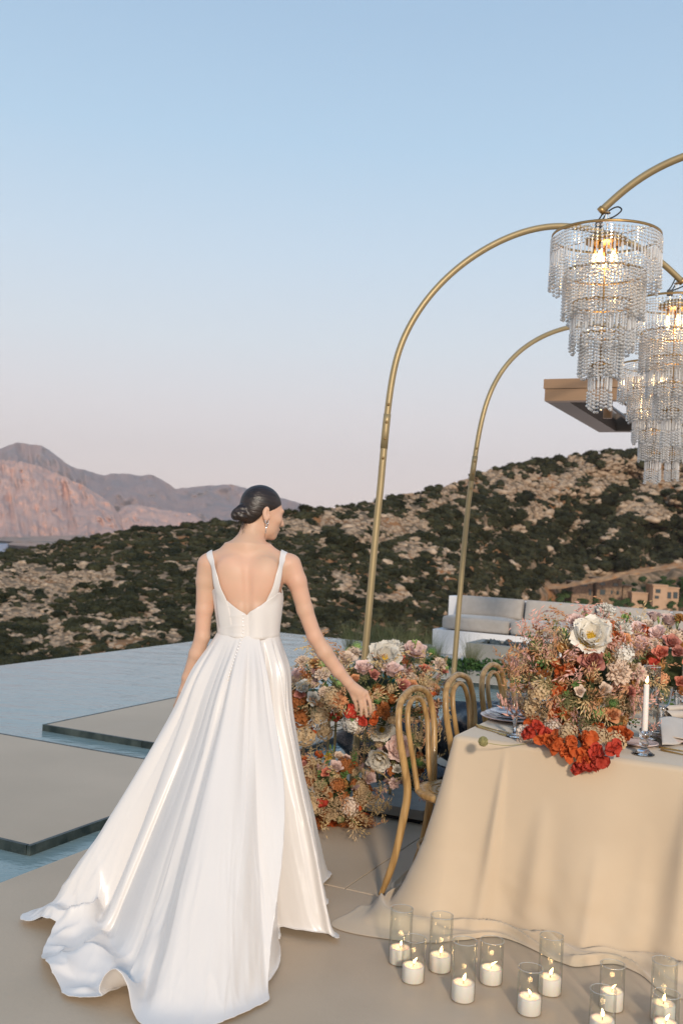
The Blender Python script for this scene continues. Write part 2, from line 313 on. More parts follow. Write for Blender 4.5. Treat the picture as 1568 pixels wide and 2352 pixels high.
def scatter(mask, geos, m, name, part_name, label, cat, group, flat):
    idx = np.where(mask & keep)[0]; vis = idx[inview[idx]]; top = vis[np.argsort(-pxs[vis])[:300]]; rest = np.setdiff1d(idx, top)
    big = [npmesh(name, *g, m) for g in geos[0]]
    for i in top:
        o = link(name, big[i % len(big)]); o.location = sp[i] - np.array([0, 0, ssz[i] * 0.12]); o.rotation_euler = (0, 0, sroll[i]); q = float(ssz[i]); o.scale = (q * 1.12, q * 1.12, q * flat)
        tag(o, label, cat, group)
    V_, F_, off = [], [], 0
    for k, g in enumerate(geos[1]):
        ii = rest[rest % len(geos[1]) == k]; c, s_ = np.cos(sroll[ii]), np.sin(sroll[ii]); g0, gf = g; q = ssz[ii][:, None]
        x = (g0[None, :, 0] * c[:, None] - g0[None, :, 1] * s_[:, None]) * q * 1.12; y = (g0[None, :, 0] * s_[:, None] + g0[None, :, 1] * c[:, None]) * q * 1.12; z = g0[None, :, 2] * q * flat
        P = np.stack([x, y, z], -1) + sp[ii][:, None, :]; P[..., 2] -= ssz[ii][:, None] * 0.12
        V_.append(P.reshape(-1, 3)); F_.append((gf[None] + (np.arange(len(ii)) * len(g0))[:, None, None]).reshape(-1, 3) + off); off += P.shape[0] * P.shape[1]
    o = link(part_name, npmesh(part_name, np.concatenate(V_), np.concatenate(F_), m)); tag(o, None, None, None, 'stuff'); return o
o = scatter(~is_rock, ([shrub_geo(s, 2, 260) for s in range(6)], [shrub_geo(s + 20, 1, 46) for s in range(8)]), m_leafd, 'hillside_shrub', 'hillside_scrub', 'dark green rounded shrub growing on the rocky hillside', 'shrub', 'shrubs on the hillside', 0.95)
o['label'] = 'dark green scrub covering the rocky hillside'
o = scatter(is_rock, ([rock_geo(s, 2) for s in range(6)], [rock_geo(s + 20, 1) for s in range(8)]), m_rock, 'boulder', 'hillside_rubble', 'pale limestone boulder lying among scrub on the hillside', 'boulder', 'boulders on the hillside', 0.85)
o['label'] = 'pale limestone rubble scattered over the hillside'
# ================================================================== pool, decks, terrace
m_deck = mat('deck_microcement', (0.455, 0.345, 0.235), 0.40, col2=(0.55, 0.43, 0.31), scale=0.9, detail=9, spec=0.35, bump=0.12, bscale=40, rough2=0.6)
m_terr = mat('terrace_concrete', (0.46, 0.45, 0.42), 0.6, col2=(0.54, 0.52, 0.49), scale=1.4, detail=6, bump=0.1, bscale=30)
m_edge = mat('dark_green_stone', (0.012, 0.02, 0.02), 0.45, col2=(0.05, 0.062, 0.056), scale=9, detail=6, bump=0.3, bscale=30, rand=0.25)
m_white = mat('white_render', (0.78, 0.75, 0.73), 0.8, col2=(0.72, 0.69, 0.67), scale=2.0, bump=0.1, bscale=60)
m_water = mat('pool_water', (0.22, 0.30, 0.30), 0.03, ior=1.33, spec=0.55)
def _water():
    t = m_water.node_tree; N = t.nodes.new; B = t.nodes['Principled BSDF']
    co = N('ShaderNodeTexCoord'); a = N('ShaderNodeTexNoise'); a.inputs['Scale'].default_value = 9; a.inputs['Detail'].default_value = 4
    mp = N('ShaderNodeMapping'); mp.inputs['Rotation'].default_value = (0, 0, 0.5); mp.inputs['Scale'].default_value = (1, 2.4, 1); t.links.new(co.outputs['Object'], mp.inputs[0]); t.links.new(mp.outputs[0], a.inputs['Vector'])
    w = N('ShaderNodeTexNoise'); w.inputs['Scale'].default_value = 1.1; w.inputs['Detail'].default_value = 2; t.links.new(mp.outputs[0], w.inputs['Vector'])
    ad = N('ShaderNodeMath'); ad.operation = 'MULTIPLY_ADD'; ad.inputs[1].default_value = 0.35; t.links.new(a.outputs['Fac'], ad.inputs[0]); t.links.new(w.outputs['Fac'], ad.inputs[2])
    b = N('ShaderNodeBump'); b.inputs['Strength'].default_value = 0.28; b.inputs['Distance'].default_value = 0.05; t.links.new(ad.outputs[0], b.inputs['Height']); t.links.new(b.outputs[0], B.inputs['Normal'])
_water()
def quad(u0, u1, v0, v1, z): return [uv(u0, v0, z), uv(u0, v1, z), uv(u1, v1, z), uv(u1, v0, z)]
WZ = -0.05
ps = MB(); ps.prism([(p.x, p.y) for p in quad(-6, 14.55, -8.3, 9, 0)], -0.9, WZ); ps.build('pool_water', m_water, smooth=False)['kind'] = 'structure'
m_wall = mat('pool_wall_plaster', (0.5, 0.47, 0.42), 0.8, col2=(0.42, 0.40, 0.36), scale=1.5)
pw = MB(); pw.prism([(p.x, p.y) for p in quad(-6.2, 14.75, -8.5, 9.2, 0)], -6.5, WZ - 0.12); pw.build('pool_basin', m_wall, smooth=False)['kind'] = 'structure'
deck = empty('deck'); deck['kind'] = 'structure'
for k, (u0, u1, v0, v1) in enumerate([(-6, 4.118, -3.19, 8), (4.124, 7.6, -3.19, -1.9), (4.124, 10.2, -1.896, 8)]):
    MB().prism([(p.x, p.y) for p in quad(u0, u1, v0, v1, 0)], -0.4, 0.0).build('deck_slab', m_deck, deck, smooth=False, bevel=0.003)
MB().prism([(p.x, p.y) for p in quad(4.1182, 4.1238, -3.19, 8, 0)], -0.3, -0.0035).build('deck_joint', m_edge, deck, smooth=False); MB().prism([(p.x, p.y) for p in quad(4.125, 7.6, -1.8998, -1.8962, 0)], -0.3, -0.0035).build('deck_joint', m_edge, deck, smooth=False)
def platform(u0, u1, v0, v1, edges):
    e = empty('pool_platform'); e['kind'] = 'structure'
    MB().prism([(p.x, p.y) for p in quad(u0 + .02, u1 - .02, v0 + .02, v1 - .02, 0)], -0.6, -0.002).build('platform_slab', m_deck, e, smooth=False)
    for ax, c, a, b, out in edges:
        x = a
        while x < b - 0.05:
            L = min(0.94, b - x); m = MB()
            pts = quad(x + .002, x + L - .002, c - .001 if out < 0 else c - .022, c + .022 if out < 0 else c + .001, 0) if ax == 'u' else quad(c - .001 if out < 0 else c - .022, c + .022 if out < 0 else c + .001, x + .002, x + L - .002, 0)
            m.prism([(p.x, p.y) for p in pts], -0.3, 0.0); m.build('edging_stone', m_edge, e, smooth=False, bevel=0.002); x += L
platform(3.78, 5.63, -9.0, -3.44, [('u', -3.44, 3.78, 5.63, 1), ('v', 3.78, -8.4, -3.462, -1), ('v', 5.63, -8.4, -3.462, 1)])
platform(6.07, 9.0, -5.47, -3.44, [('u', -3.44, 6.07, 9.0, 1), ('u', -5.47, 6.07, 9.0, -1), ('v', 6.07, -5.448, -3.462, -1), ('v', 9.0, -5.448, -3.462, 1)])
terr = MB(); terr.prism([(p.x, p.y) for p in quad(11.05, 14.54, -5.55, 9, 0)], -0.5, 0.0); terr.build('far_terrace', m_terr, smooth=False, bevel=0.005)['kind'] = 'structure'
tw = MB(); tw.prism([(p.x, p.y) for p in quad(11.02, 11.048, -5.58, 9, 0)], -0.5, -0.006); tw.prism([(p.x, p.y) for p in quad(11.02, 14.54, -5.60, -5.552, 0)], -0.5, -0.006); tw.build('terrace_shade_strip', m_edge, smooth=False)['kind'] = 'structure'  # dark strip in place of the shadow gap and reflection below the terrace edge
# ---- planter with grasses and ground cover
m_conc = mat('board_concrete', (0.34, 0.33, 0.30), 0.75, col2=(0.27, 0.265, 0.245), scale=3, detail=8, bump=0.3, bscale=20)
pl = empty('planter_trough', uv(11.3, -4.3, 0)); tag(pl, 'low pale concrete planter trough at the pool edge', 'planter')
def wpart(mb, name, m, parent, **k):
    o = mb.build(name, m, None, **k); o.parent = parent; o.matrix_parent_inverse = Matrix.Translation(parent.location).inverted() if parent.rotation_euler.z == 0 else (Matrix.Translation(parent.location) @ parent.rotation_euler.to_matrix().to_4x4()).inverted(); return o
b_ = MB()
for q in (quad(11.06, 11.12, -5.5, -3.05, 0), quad(11.62, 11.68, -5.5, -3.05, 0), quad(11.121, 11.619, -5.5, -5.44, 0), quad(11.121, 11.619, -3.11, -3.05, 0)): b_.prism([(p.x, p.y) for p in q], 0.002, 0.13)
wpart(b_, 'trough_wall', m_conc, pl, smooth=False)
m_soil = mat('planter_soil', (0.06, 0.045, 0.03), 0.95, col2=(0.1, 0.07, 0.05), scale=30)
b_ = MB(); b_.prism([(p.x, p.y) for p in quad(11.121, 11.619, -5.439, -3.111, 0)], 0.004, 0.09); wpart(b_, 'soil', m_soil, pl, smooth=False)
m_gr = mat('feather_grass', (0.10, 0.13, 0.045), 0.7, col2=(0.34, 0.31, 0.17), scale=4, spec=0.2, rand=0.15, translucent=0.3)
def grass_geo(seed, n=260, h=0.5):
    r = np.random.RandomState(seed); V_ = []; F_ = []
    for i in range(n):
        a = r.uniform(0, 6.28); rr = abs(r.randn()) * 0.07; x0, y0 = rr * math.cos(a), rr * math.sin(a); hh = h * r.uniform(0.55, 1.1); sp_ = r.uniform(0.05, 0.30); w = r.uniform(0.0015, 0.0032); b = r.uniform(0, 6.28)
        o = len(V_)
        for k in range(4):
            t = k / 3; x = x0 + math.cos(a) * sp_ * t ** 2; y = y0 + math.sin(a) * sp_ * t ** 2; z = hh * (t - 0.12 * t * t * sp_ / 0.3); ww = w * (1 - t * 0.8)
            V_ += [(x - ww * math.cos(b), y - ww * math.sin(b), z), (x + ww * math.cos(b), y + ww * math.sin(b), z)]
        F_ += [(o + 2 * k, o + 2 * k + 1, o + 2 * k + 3, o + 2 * k + 2) for k in range(3)]
    return np.array(V_), np.array(F_)
gms = [npmesh('feather_grass', *grass_geo(s), m_gr) for s in range(4)]
gpos = [(852, .80), (885, .85), (917, .88), (950, .85), (985, .78), (1010, .70), (1075, .72)]
for i, (px, sc) in enumerate(gpos):
    p = at(px, 1556, 0.09); uu, vv = tuv(p); vv = vv + (uu - 11.37) * (-0.0); p = uv(11.36, -5.30 + (px - 852) / (1100 - 852) * 1.75, 0.085)
    o = link('feather_grass', gms[i % 4]); o.location = p; o.rotation_euler = (0, 0, i * 1.3); o.scale = (sc * .95, sc * .95, sc * 1.18)
    tag(o, 'feathery pale green ornamental grass clump in the pool edge planter', 'grass', 'grass clumps in the planter trough')
m_ivy = mat('ground_cover_leaves', (0.02, 0.055, 0.015), 0.5, col2=(0.06, 0.12, 0.03), scale=8, spec=0.3)
def leafcloud(n, ell, seed, size, m, name):
    r = np.random.RandomState(seed); d = r.randn(n, 3); d /= np.linalg.norm(d, axis=1)[:, None]; c = d * ell * r.uniform(.6, 1.05, (n, 1)); a = r.randn(n, 3); a /= np.linalg.norm(a, axis=1)[:, None]; b = np.cross(a, r.randn(n, 3)); b /= np.linalg.norm(b, axis=1)[:, None]
    k = size * r.uniform(.6, 1.3, (n, 1)); P = np.stack([c - a * k, c + b * k * .6, c + a * k, c - b * k * .6], 1).reshape(-1, 3); return npmesh(name, P, np.arange(n * 4).reshape(-1, 4), m)
for i, (vv, w, h) in enumerate([(-3.75, .22, .11), (-3.45, .25, .13), (-3.2, .2, .09), (-4.05, .2, .09)]):
    o = link('ground_cover_plant', leafcloud(900, np.array([w, w, h]), 70 + i, 0.022, m_ivy, 'ground_cover_plant')); o.location = uv(11.2 + .06 * (i % 2), vv, 0.13)
    tag(o, 'dark green leafy ground cover plant spilling over the planter trough', 'plant', 'ground cover plants in the trough')
# ---- built-in sofa with cushions
sf = empty('terrace_sofa', uv(13.9, -3, 0)); tag(sf, 'long white masonry sofa built along the terrace edge', 'sofa')
b_ = MB(); b_.prism([(p.x, p.y) for p in quad(13.45, 14.098, -5.02, 3.0, 0)], 0.003, 0.345); wpart(b_, 'seat_base', m_white, sf, smooth=False, bevel=0.01)
b_ = MB(); b_.prism([(p.x, p.y) for p in quad(14.10, 14.30, -5.03, 3.0, 0)], 0.003, 0.80); wpart(b_, 'back_wall', m_white, sf, smooth=False, bevel=0.01)
m_cush = mat('sofa_canvas', (0.42, 0.37, 0.32), 0.9, col2=(0.46, 0.41, 0.36), scale=14, sheen=0.3, bump=0.15, bscale=220)
def cushion_mesh(name, sx_, sy_, sz_, puff, seed, m):
    n = 14; bm = bmesh.new(); bmesh.ops.create_cube(bm, size=1.0); bmesh.ops.subdivide_edges(bm, edges=bm.edges[:], cuts=9, use_grid_fill=True)
    for v in bm.verts:
        x, y, z = v.co * 2; q = (1 - abs(x) ** 4) * (1 - abs(y) ** 4); edge = 1 - 0.035 * (abs(x) ** 8 + abs(z) ** 6)
        zz = z * (0.82 + puff * q) + 0.05 * math.sin(x * 4 + seed) * q * 0.4
        v.co = Vector((x * sx_ / 2 * (1 - .03 * abs(z) ** 4), y * sy_ / 2 * (1 - .05 * abs(z) ** 4), zz * sz_ / 2))
    me = bpy.data.meshes.new(name); bm.to_mesh(me); bm.free(); me.materials.append(m); me.polygons.foreach_set('use_smooth', [True] * len(me.polygons)); return me
for k in range(5):
    v0 = -4.90 + k * 1.0
    cm = cushion_mesh('seat_cushion', 0.97, 0.62, 0.215, 0.22, k, m_cush); o = link('seat_cushion', cm); o.location = uv(13.78 - .01 * (k % 2), v0 + 0.5, 0.452); o.rotation_euler = (0, 0, -GA)
    tag(o, ['flat grey canvas seat cushion at the open end of the white sofa', 'grey canvas seat cushion with a raised front edge on the white sofa'][k] if k < 2 else 'grey canvas seat cushion further along the white sofa behind the flowers', 'cushion', 'seat cushions on the white sofa')
    cm = cushion_mesh('back_cushion', 0.96, 0.30, 0.19, 0.28, k + 2, m_cush); o = link('back_cushion', cm); o.location = uv(13.99, v0 + 0.56, 0.67); o.rotation_euler = Euler((R_(74), 0, -GA)); 
    tag(o, ['grey canvas back cushion leaning behind the end seat of the sofa', 'grey canvas back cushion second from the open end of the sofa'][k] if k < 2 else 'grey canvas back cushion on the sofa behind the table flowers', 'cushion', 'back cushions on the white sofa')
# ---- concrete fire table
ft = empty('fire_table', uv(12.2, -3.6, 0)); tag(ft, 'low grey concrete fire table with dark lava stones on top', 'fire pit')
b_ = MB()
for q in (quad(11.84, 11.93, -3.97, -3.12, 0), quad(12.42, 12.52, -3.97, -3.12, 0), quad(11.931, 12.419, -3.97, -3.85, 0), quad(11.931, 12.419, -3.24, -3.12, 0)): b_.prism([(p.x, p.y) for p in q], 0.075, 0.36)
wpart(b_, 'concrete_body', m_conc, ft, smooth=False)
b_ = MB(); b_.prism([(p.x, p.y) for p in quad(11.95, 12.4, -3.83, -3.26, 0)], 0.002, 0.07); wpart(b_, 'recessed_base', mat('recess_dark', (0.05, 0.045, 0.04), 0.8), ft, smooth=False)
b_ = MB(); b_.prism([(p.x, p.y) for p in quad(11.935, 12.415, -3.845, -3.245, 0)], 0.28, 0.335); wpart(b_, 'burner_tray', MATS['recess_dark'], ft, smooth=False)
m_lava = mat('lava_stone', (0.035, 0.05, 0.055), 0.8, col2=(0.09, 0.11, 0.12), scale=20)
lava = npmesh('lava_stone', *rock_geo(3, 1), m_lava)
for i in range(34):
    o = link('lava_stone', lava, ft); o.matrix_parent_inverse = Matrix.Translation(ft.location).inverted(); o.location = uv(rnd.uniform(11.97, 12.38), rnd.uniform(-3.8, -3.28), 0.36 + rnd.uniform(-.01, .02)); o.scale = [rnd.uniform(.025, .05)] * 3; o.rotation_euler = (rnd.uniform(0, 3), rnd.uniform(0, 3), rnd.uniform(0, 3))
gv = MB(); gv.lathe([(0.0, 0), (.035, .002), (.038, .02), (.038, .07), (.03, .085), (0, .09)], 16, uv(11.83, -4.06, 0.15)); wpart(gv, 'gas_bottle_cap', m_white, ft)
# ---- pergola
m_bronze = mat('bronze_aluminium', (0.30, 0.185, 0.105), 0.45, metal=0.25, col2=(0.33, 0.205, 0.12), scale=3)
m_bronze_d = mat('dark_louvre_aluminium', (0.13, 0.105, 0.085), 0.5, metal=0.3, col2=(0.15, 0.12, 0.10), scale=3)
pg = empty('pergola', uv(11.4, -1, 0)); tag(pg, 'bronze louvred pergola roof standing above the terrace', 'pergola')
PZ0, PZ1 = 3.03, 3.245; PL, PR, PN, PF = -2.55, 4.0, 9.66, 12.3
def pbeam(u0, u1, v0, v1, z0, z1, nm, m):
    b = MB(); b.prism([(p.x, p.y) for p in quad(u0, u1, v0, v1, 0)], z0, z1); return wpart(b, nm, m, pg, smooth=False)
pbeam(PN, PN + .12, PL, PR, PZ0, PZ0 + .118, 'fascia_beam', m_bronze); pbeam(PN - .012, PN + .12, PL - .012, PR, PZ0 + .121, PZ1, 'fascia_cap', m_bronze)
pbeam(PF - .12, PF, PL, PR, PZ0, PZ1, 'fascia_beam', m_bronze_d); pbeam(PN + .121, PF - .121, PL, PL + .22, PZ0, PZ1, 'side_beam', m_bronze_d)
k = 0
while PL + .30 + k * .19 < PR:
    v0 = PL + .30 + k * .19; b = MB(); P = [uv(PN + .13, v0, PZ1 - .03), uv(PF - .13, v0, PZ1 - .03), uv(PF - .13, v0 + .155, PZ0 + .05), uv(PN + .13, v0 + .155, PZ0 + .05)]
    Q = [p + Vector((0, 0, .018)) + V * .012 for p in P]; b.add(P + Q, [(0, 1, 2, 3), (7, 6, 5, 4), (0, 4, 5, 1), (1, 5, 6, 2), (2, 6, 7, 3), (3, 7, 4, 0)]); wpart(b, 'louvre', m_bronze_d, pg, smooth=False); k += 1
pbeam(14.62, 14.78, -1.72, -1.56, 0.004, PZ1 - .02, 'post', mat('post_grey', (0.22, 0.21, 0.21), 0.5, col2=(.25, .24, .23), scale=4)); pbeam(PF + .001, 14.8, -1.74, -1.54, PZ0 + .02, PZ1 - .018, 'tie_beam', m_bronze_d)
for uu, vv in ((PN + .35, PL + .55), (PF - .06, PL + .55)):
    b = MB(); c = uv(uu, vv, PZ0 - .13); b.lathe([(.045, 0), (.045, .2)], 16, c); wpart(b, 'downlight', m_bronze if uu < 11 else m_bronze_d, pg)
# ---- houses at the foot of the hill
m_stone = mat('house_stone', (0.30, 0.20, 0.125), 0.95, col2=(0.13, 0.09, 0.06), scale=2.2, detail=6, bump=0.5, bscale=5)
m_peach = mat('peach_render', (0.42, 0.27, 0.17), 0.9, col2=(0.38, 0.24, 0.145), scale=1.0)
m_glass_w = mat('window_glass', (0.02, 0.04, 0.045), 0.1, spec=0.8); m_frame = mat('window_frame', (0.10, 0.075, 0.05), 0.6)
def house(name, blocks, wins, d, m, label):
    base = dep(np.mean([(b[0] + b[2]) / 2 for b in blocks]), max(b[3] for b in blocks), d); root = empty(name, base); tag(root, label, 'house')
    sc = d / F; fr = Vector((1, 0, 0)); dp = Vector((0, 1, 0))
    def pt(px, py, off=0.0): return dep(px, py, d) + dp * off
    def blk(x0, y0, x1, y1, off, depth, nm, mm, extra=0.0):
        a = pt(x0, y1, off); c = pt(x1, y0, off); w = abs((c - a).dot(fr)); zb, zt = a.z - extra, dep((x0 + x1) / 2, y0, d).z
        q = [a, a + fr * w, a + fr * w + dp * depth, a + dp * depth]; b = MB(); b.prism([(p.x, p.y) for p in q], zb, zt); return wpart(b, nm, mm, root, smooth=False)
    for (x0, y0, x1, y1, off, depth) in blocks:
        blk(x0, y0, x1, y1, off, depth, 'wall', m, 6.0); blk(x0 - 1, y0 - 2, x1 + 1, y0 + .3, off - .25, depth + .5, 'roof_slab', m)
    for (x0, y0, x1, y1, off) in wins:
        f = blk(x0, y0, x1, y1, off - .10, .3, 'window', m_frame); g = blk(x0 + .8, y0 + .8, x1 - .8, y1 - .8, off - .16, .2, 'pane', m_glass_w)
    return root
house('stone_house', [(1368, 1330, 1428, 1392, 0, 8), (1315, 1339, 1366, 1392, 2.0, 7), (1430, 1346, 1452, 1392, 1.0, 5)], [(1376, 1337, 1389, 1345, 0), (1406, 1339, 1419, 1347, 0), (1376, 1354, 1389, 1366, 0), (1401, 1356, 1406, 1365, 0), (1414, 1357, 1420, 1366, 0), (1355, 1354, 1362, 1368, 2), (1334, 1342, 1352, 1347, 2)], 262, m_stone, 'rough stone house with small square windows at the foot of the hill')
house('peach_house', [(1498, 1345, 1532, 1378, 0, 6), (1533, 1352, 1566, 1378, 2.5, 6), (1458, 1364, 1496, 1380, 3, 4)], [(1504, 1353, 1516, 1362, 0), (1538, 1361, 1548, 1376, 2.5), (1552, 1361, 1563, 1376, 2.5), (1502, 1368, 1512, 1375, 0)], 250, m_peach, 'peach rendered house with a dark porch below the hillside road')
m_road = mat('orange_earth', (0.36, 0.165, 0.065), 0.95, col2=(0.46, 0.27, 0.14), scale=0.4, detail=7)
def band(name, pts, w, d0, m):
    xs = np.linspace(pts[0][0], pts[-1][0], 90); yc = polyline(xs, pts); P = []
    for k in np.linspace(0, 1, 7):
        yy = yc + w * (k - .5) + (fbm(xs * .09, xs * 0 + k * 2, 0, 3, 77) - .5) * 5; P.append(place(xs, yy, d0 - 5 * k + (fbm(xs * .12, xs * 0 + k * 3, 1, 3, 78) - .5) * 3))
    o = link(name, gridmesh(name, np.array(P), m)); o['kind'] = 'structure'
band('hillside_track', [(1235, 1350), (1300, 1346), (1380, 1330), (1450, 1315), (1568, 1298), (1700, 1285)], 11, 268, m_road)
m_gard = mat('garden_foliage', (0.03, 0.05, 0.018), 0.8, col2=(0.055, 0.085, 0.03), scale=0.9, spec=0.15, rand=0.25)
gm = [npmesh('garden_bush', *shrub_geo(40 + s, 2, 200), m_gard) for s in range(4)]
gl = []
for i in range(330):
    px, py = rnd.uniform(1250, 1600), rnd.uniform(1328, 1412)
    if py < np.interp(px, [1235, 1300, 1380, 1450, 1568, 1700], [1362, 1360, 1344, 1328, 1312, 1299]): continue
    if (1310 < px < 1458 and 1322 < py < 1378) or (1492 < px < 1570 and 1338 < py < 1374): dd = 285
    else: dd = 256 - (py - 1380) * 0.5
    o = link('garden_bush', gm[i % 4]); q = rnd.uniform(4, 9) * dd / F; o.location = dep(px, py, dd); o.scale = (q * 1.2, q * 1.2, q); o.rotation_euler = (0, 0, i)
    tag(o, 'mid green garden bush growing around the houses below the hill', 'bush', 'garden bushes around the houses')
# ================================================================== table, cloth, chairs
TU0, TU1, TV0, TV1, TZ = 4.12, 9.0, -1.418, 0.08, 0.75
m_wood = mat('bentwood_oak', (0.50, 0.30, 0.115), 0.38, col2=(0.34, 0.19, 0.065), scale=5.0, detail=6, stretch=(9, 9, 0.9), coat=0.25, bump=0.05, ramp_pos=(0.42, 0.60), rand=0.08)
tb = empty('banquet_table', uv((TU0 + TU1) / 2, (TV0 + TV1) / 2, 0)); tag(tb, 'long wooden banquet table hidden under the beige cloth', 'table')
b_ = MB(); b_.prism([(p.x, p.y) for p in quad(TU0 + .01, TU1 - .01, TV0 + .01, TV1 - .01, 0)], TZ - .04, TZ - .004); wpart(b_, 'table_top', m_wood, tb, smooth=False)
for uu in (TU0 + .25, (TU0 + TU1) / 2, TU1 - .25):
    for vv in (TV0 + .2, TV1 - .2):
        b_ = MB(); b_.box(uv(uu, vv, (TZ - .04) / 2), (.06, .06, TZ - .04 - .002)); wpart(b_, 'leg', m_wood, tb, smooth=False)
m_cloth = mat('beige_linen', (0.58, 0.45, 0.31), 0.85, col2=(0.545, 0.42, 0.288), scale=3.0, detail=5, sheen=0.25, bump=0.10, bscale=420)
def cloth():
    # perimeter, clockwise from the right end of the front edge; arc length s
    hu, hv, rc = (TU1 - TU0) / 2, (TV1 - TV0) / 2, 0.03; cu, cv = (TU0 + TU1) / 2, (TV0 + TV1) / 2
    per = []                                   # (u, v, normal_u, normal_v, tag s)
    nF, nS, nC = 300, 420, 36
    for k in range(nF): t = k / nF; per.append((TU0, TV1 - rc - t * (2 * hv - 2 * rc), -1, 0))
    for k in range(nC): a = math.pi / 2 * k / nC; per.append((TU0 + rc - rc * math.cos(a), TV0 + rc - rc * math.sin(a), -math.cos(a), -math.sin(a)))
    for k in range(nS): t = k / nS; per.append((TU0 + rc + t * (2 * hu - 2 * rc), TV0, 0, -1))
    for k in range(8): a = math.pi / 2 * k / 8; per.append((TU1 - rc + rc * math.sin(a), TV0 + rc - rc * math.cos(a), math.sin(a), -math.cos(a)))
    for k in range(60): t = k / 60; per.append((TU1, TV0 + rc + t * (2 * hv - 2 * rc), 1, 0))
    for k in range(8): a = math.pi / 2 * k / 8; per.append((TU1 - rc + rc * math.cos(a), TV1 - rc + rc * math.sin(a), math.cos(a), math.sin(a)))
    for k in range(160): t = k / 160; per.append((TU1 - rc - t * (2 * hu - 2 * rc), TV1, 0, 1))
    for k in range(24): a = math.pi / 2 * k / 24; per.append((TU0 + rc - rc * math.sin(a), TV1 - rc + rc * math.cos(a), -math.sin(a), math.cos(a)))
    A = np.array(per); n = len(A); d = np.r_[0, np.cumsum(np.hypot(*np.diff(A[:, :2], axis=0).T))]
    v = A[:, 1]; front = (A[:, 2] < -0.5); idx = np.arange(n)
    ang = np.arctan2(-A[:, 3], -A[:, 2])        # 0 front, pi/2 left side
    corner = np.exp(-((idx - (nF + nC / 2)) / 42.0) ** 2); cornR = np.exp(-(np.minimum(np.abs(idx - (n - 12)), idx + 12) / 40.0) ** 2)
    S = d                                       # metres along the perimeter, 0 = right end of front
    FOLDS = [(c + TV1 + .12, w, k, l) for c, w, k, l in ((1.05, .020, .020, .0), (0.86, .035, .026, .25), (0.62, .02, .016, .45), (0.30, .035, .030, .0), (0.10, .03, .028, .1), (0.45, .03, .012, .3))]
    rows = 120; P = np.zeros((rows, n, 3)); T = np.linspace(0, 1, rows)
    # outward flare at the floor, pool reach
    flare = 0.045 + 0.20 * corner + 0.05 * (fbm(S * 1.1, S * 0, 0, 2, 5) - .3) + 0.10 * cornR
    pool = np.clip(0.05 + 0.12 * (fbm(S * 2.3, S * 0 + 3, 0, 3, 9) - 0.40), 0.015, .3)
    sF = (TV1 - TV0 - .06) - S                              # along the front, from the left corner towards the right
    pool = pool + 0.10 * np.exp(-((sF - 0.05) / 0.10) ** 2) * front + 0.11 * np.exp(-((sF - .55) / .16) ** 2) + 0.16 * np.exp(-((sF - .98) / .18) ** 2) - 0.035 * np.exp(-((sF - .72) / .06) ** 2)
    pool = np.where(idx > nF + nC, np.minimum(pool, .10), pool)
    tail = np.exp(-((idx - (nF + nC * .25)) / 9.0) ** 2)
    fold = lambda c, w, k: k * np.exp(-((S - c) / w) ** 2)
    def drop(q):
        o = 0.008 + flare * q ** 1.15; big = 0.024 * np.sin(S * 7.2 + 0.6 + 0.5 * q) + 0.013 * np.sin(S * 15 + 2.0 - q) + 0.040 * (fbm(S * 2.2, S * 0 + q * 1.3, 0, 3, 15) - .5)
        o = o + big * min(1, q * 1.6) ** 1.3
        for c0, w0, k0, ln in FOLDS: o = o + k0 * 1.15 * np.exp(-((S - c0 - .05 * (q - .4)) / (w0 * (0.6 + 1.3 * q))) ** 2) * np.clip((q - ln) * 2.2, 0, 1)
        o = o + (fbm(S * 8 + q * 4, S * 0 + q * 6 - S * 3, 0, 2, 23) - .5) * 0.020 * np.clip((q - .5) * 2.5, 0, 1) ** 1.5
        return o + 0.035 * np.clip((q - .80) * 5, 0, 1) ** 2 * fbm(S * 5, S * 0, 1, 2, 29)
    base = drop(1.0)
    for r, t in enumerate(T):
        if t < 0.06:                            # over the table edge
            q = t / 0.06; o_ = np.full(n, 0.008 * math.sin(q * math.pi / 2) - 0.02 * (1 - q)); z = TZ + 0.004 - 0.016 * q * q
        elif t < 0.74:                          # the drop
            q = (t - 0.06) / 0.68; z = (TZ - 0.012) * (1 - q) + 0.022 * q; o_ = drop(q)
        else:                                   # lying on the floor
            q = (t - 0.74) / 0.26; o_ = base + pool * q + tail * 0.07 * q
            rip = np.abs(fbm(S * 4.2 + q * 1.2, S * 0 + q * 1.6, 2, 2, 33) - .5) * 2
            z = 0.004 + 0.018 * (1 - q) ** 2 + 0.060 * (1 - rip) ** 4 * math.sin(math.pi * q) * np.clip(pool / .10, .2, 1.3)
        U_ = A[:, 0] + A[:, 2] * o_; V_ = A[:, 1] + A[:, 3] * o_
        if t > 0.74: U_ = U_ + tail * (-0.02) * (t - .74) / .26; V_ = V_ - tail * 0.15 * (t - .74) / .26
        P[r, :, 0] = U.x * U_ + V.x * V_; P[r, :, 1] = U.y * U_ + V.y * V_; P[r, :, 2] = z
    me = gridmesh('table_cloth', P, m_cloth, wrap=True)
    bm = bmesh.new(); bm.from_mesh(me); bm.verts.ensure_lookup_table(); f = bm.faces.new([bm.verts[i] for i in range(n)]); f.smooth = False
    bmesh.ops.recalc_face_normals(bm, faces=bm.faces[:])
    bm.to_mesh(me); bm.free(); o = link('table_cloth', me); return o
tag(cloth(), 'beige linen cloth draped over the banquet table and pooling on the deck', 'tablecloth')
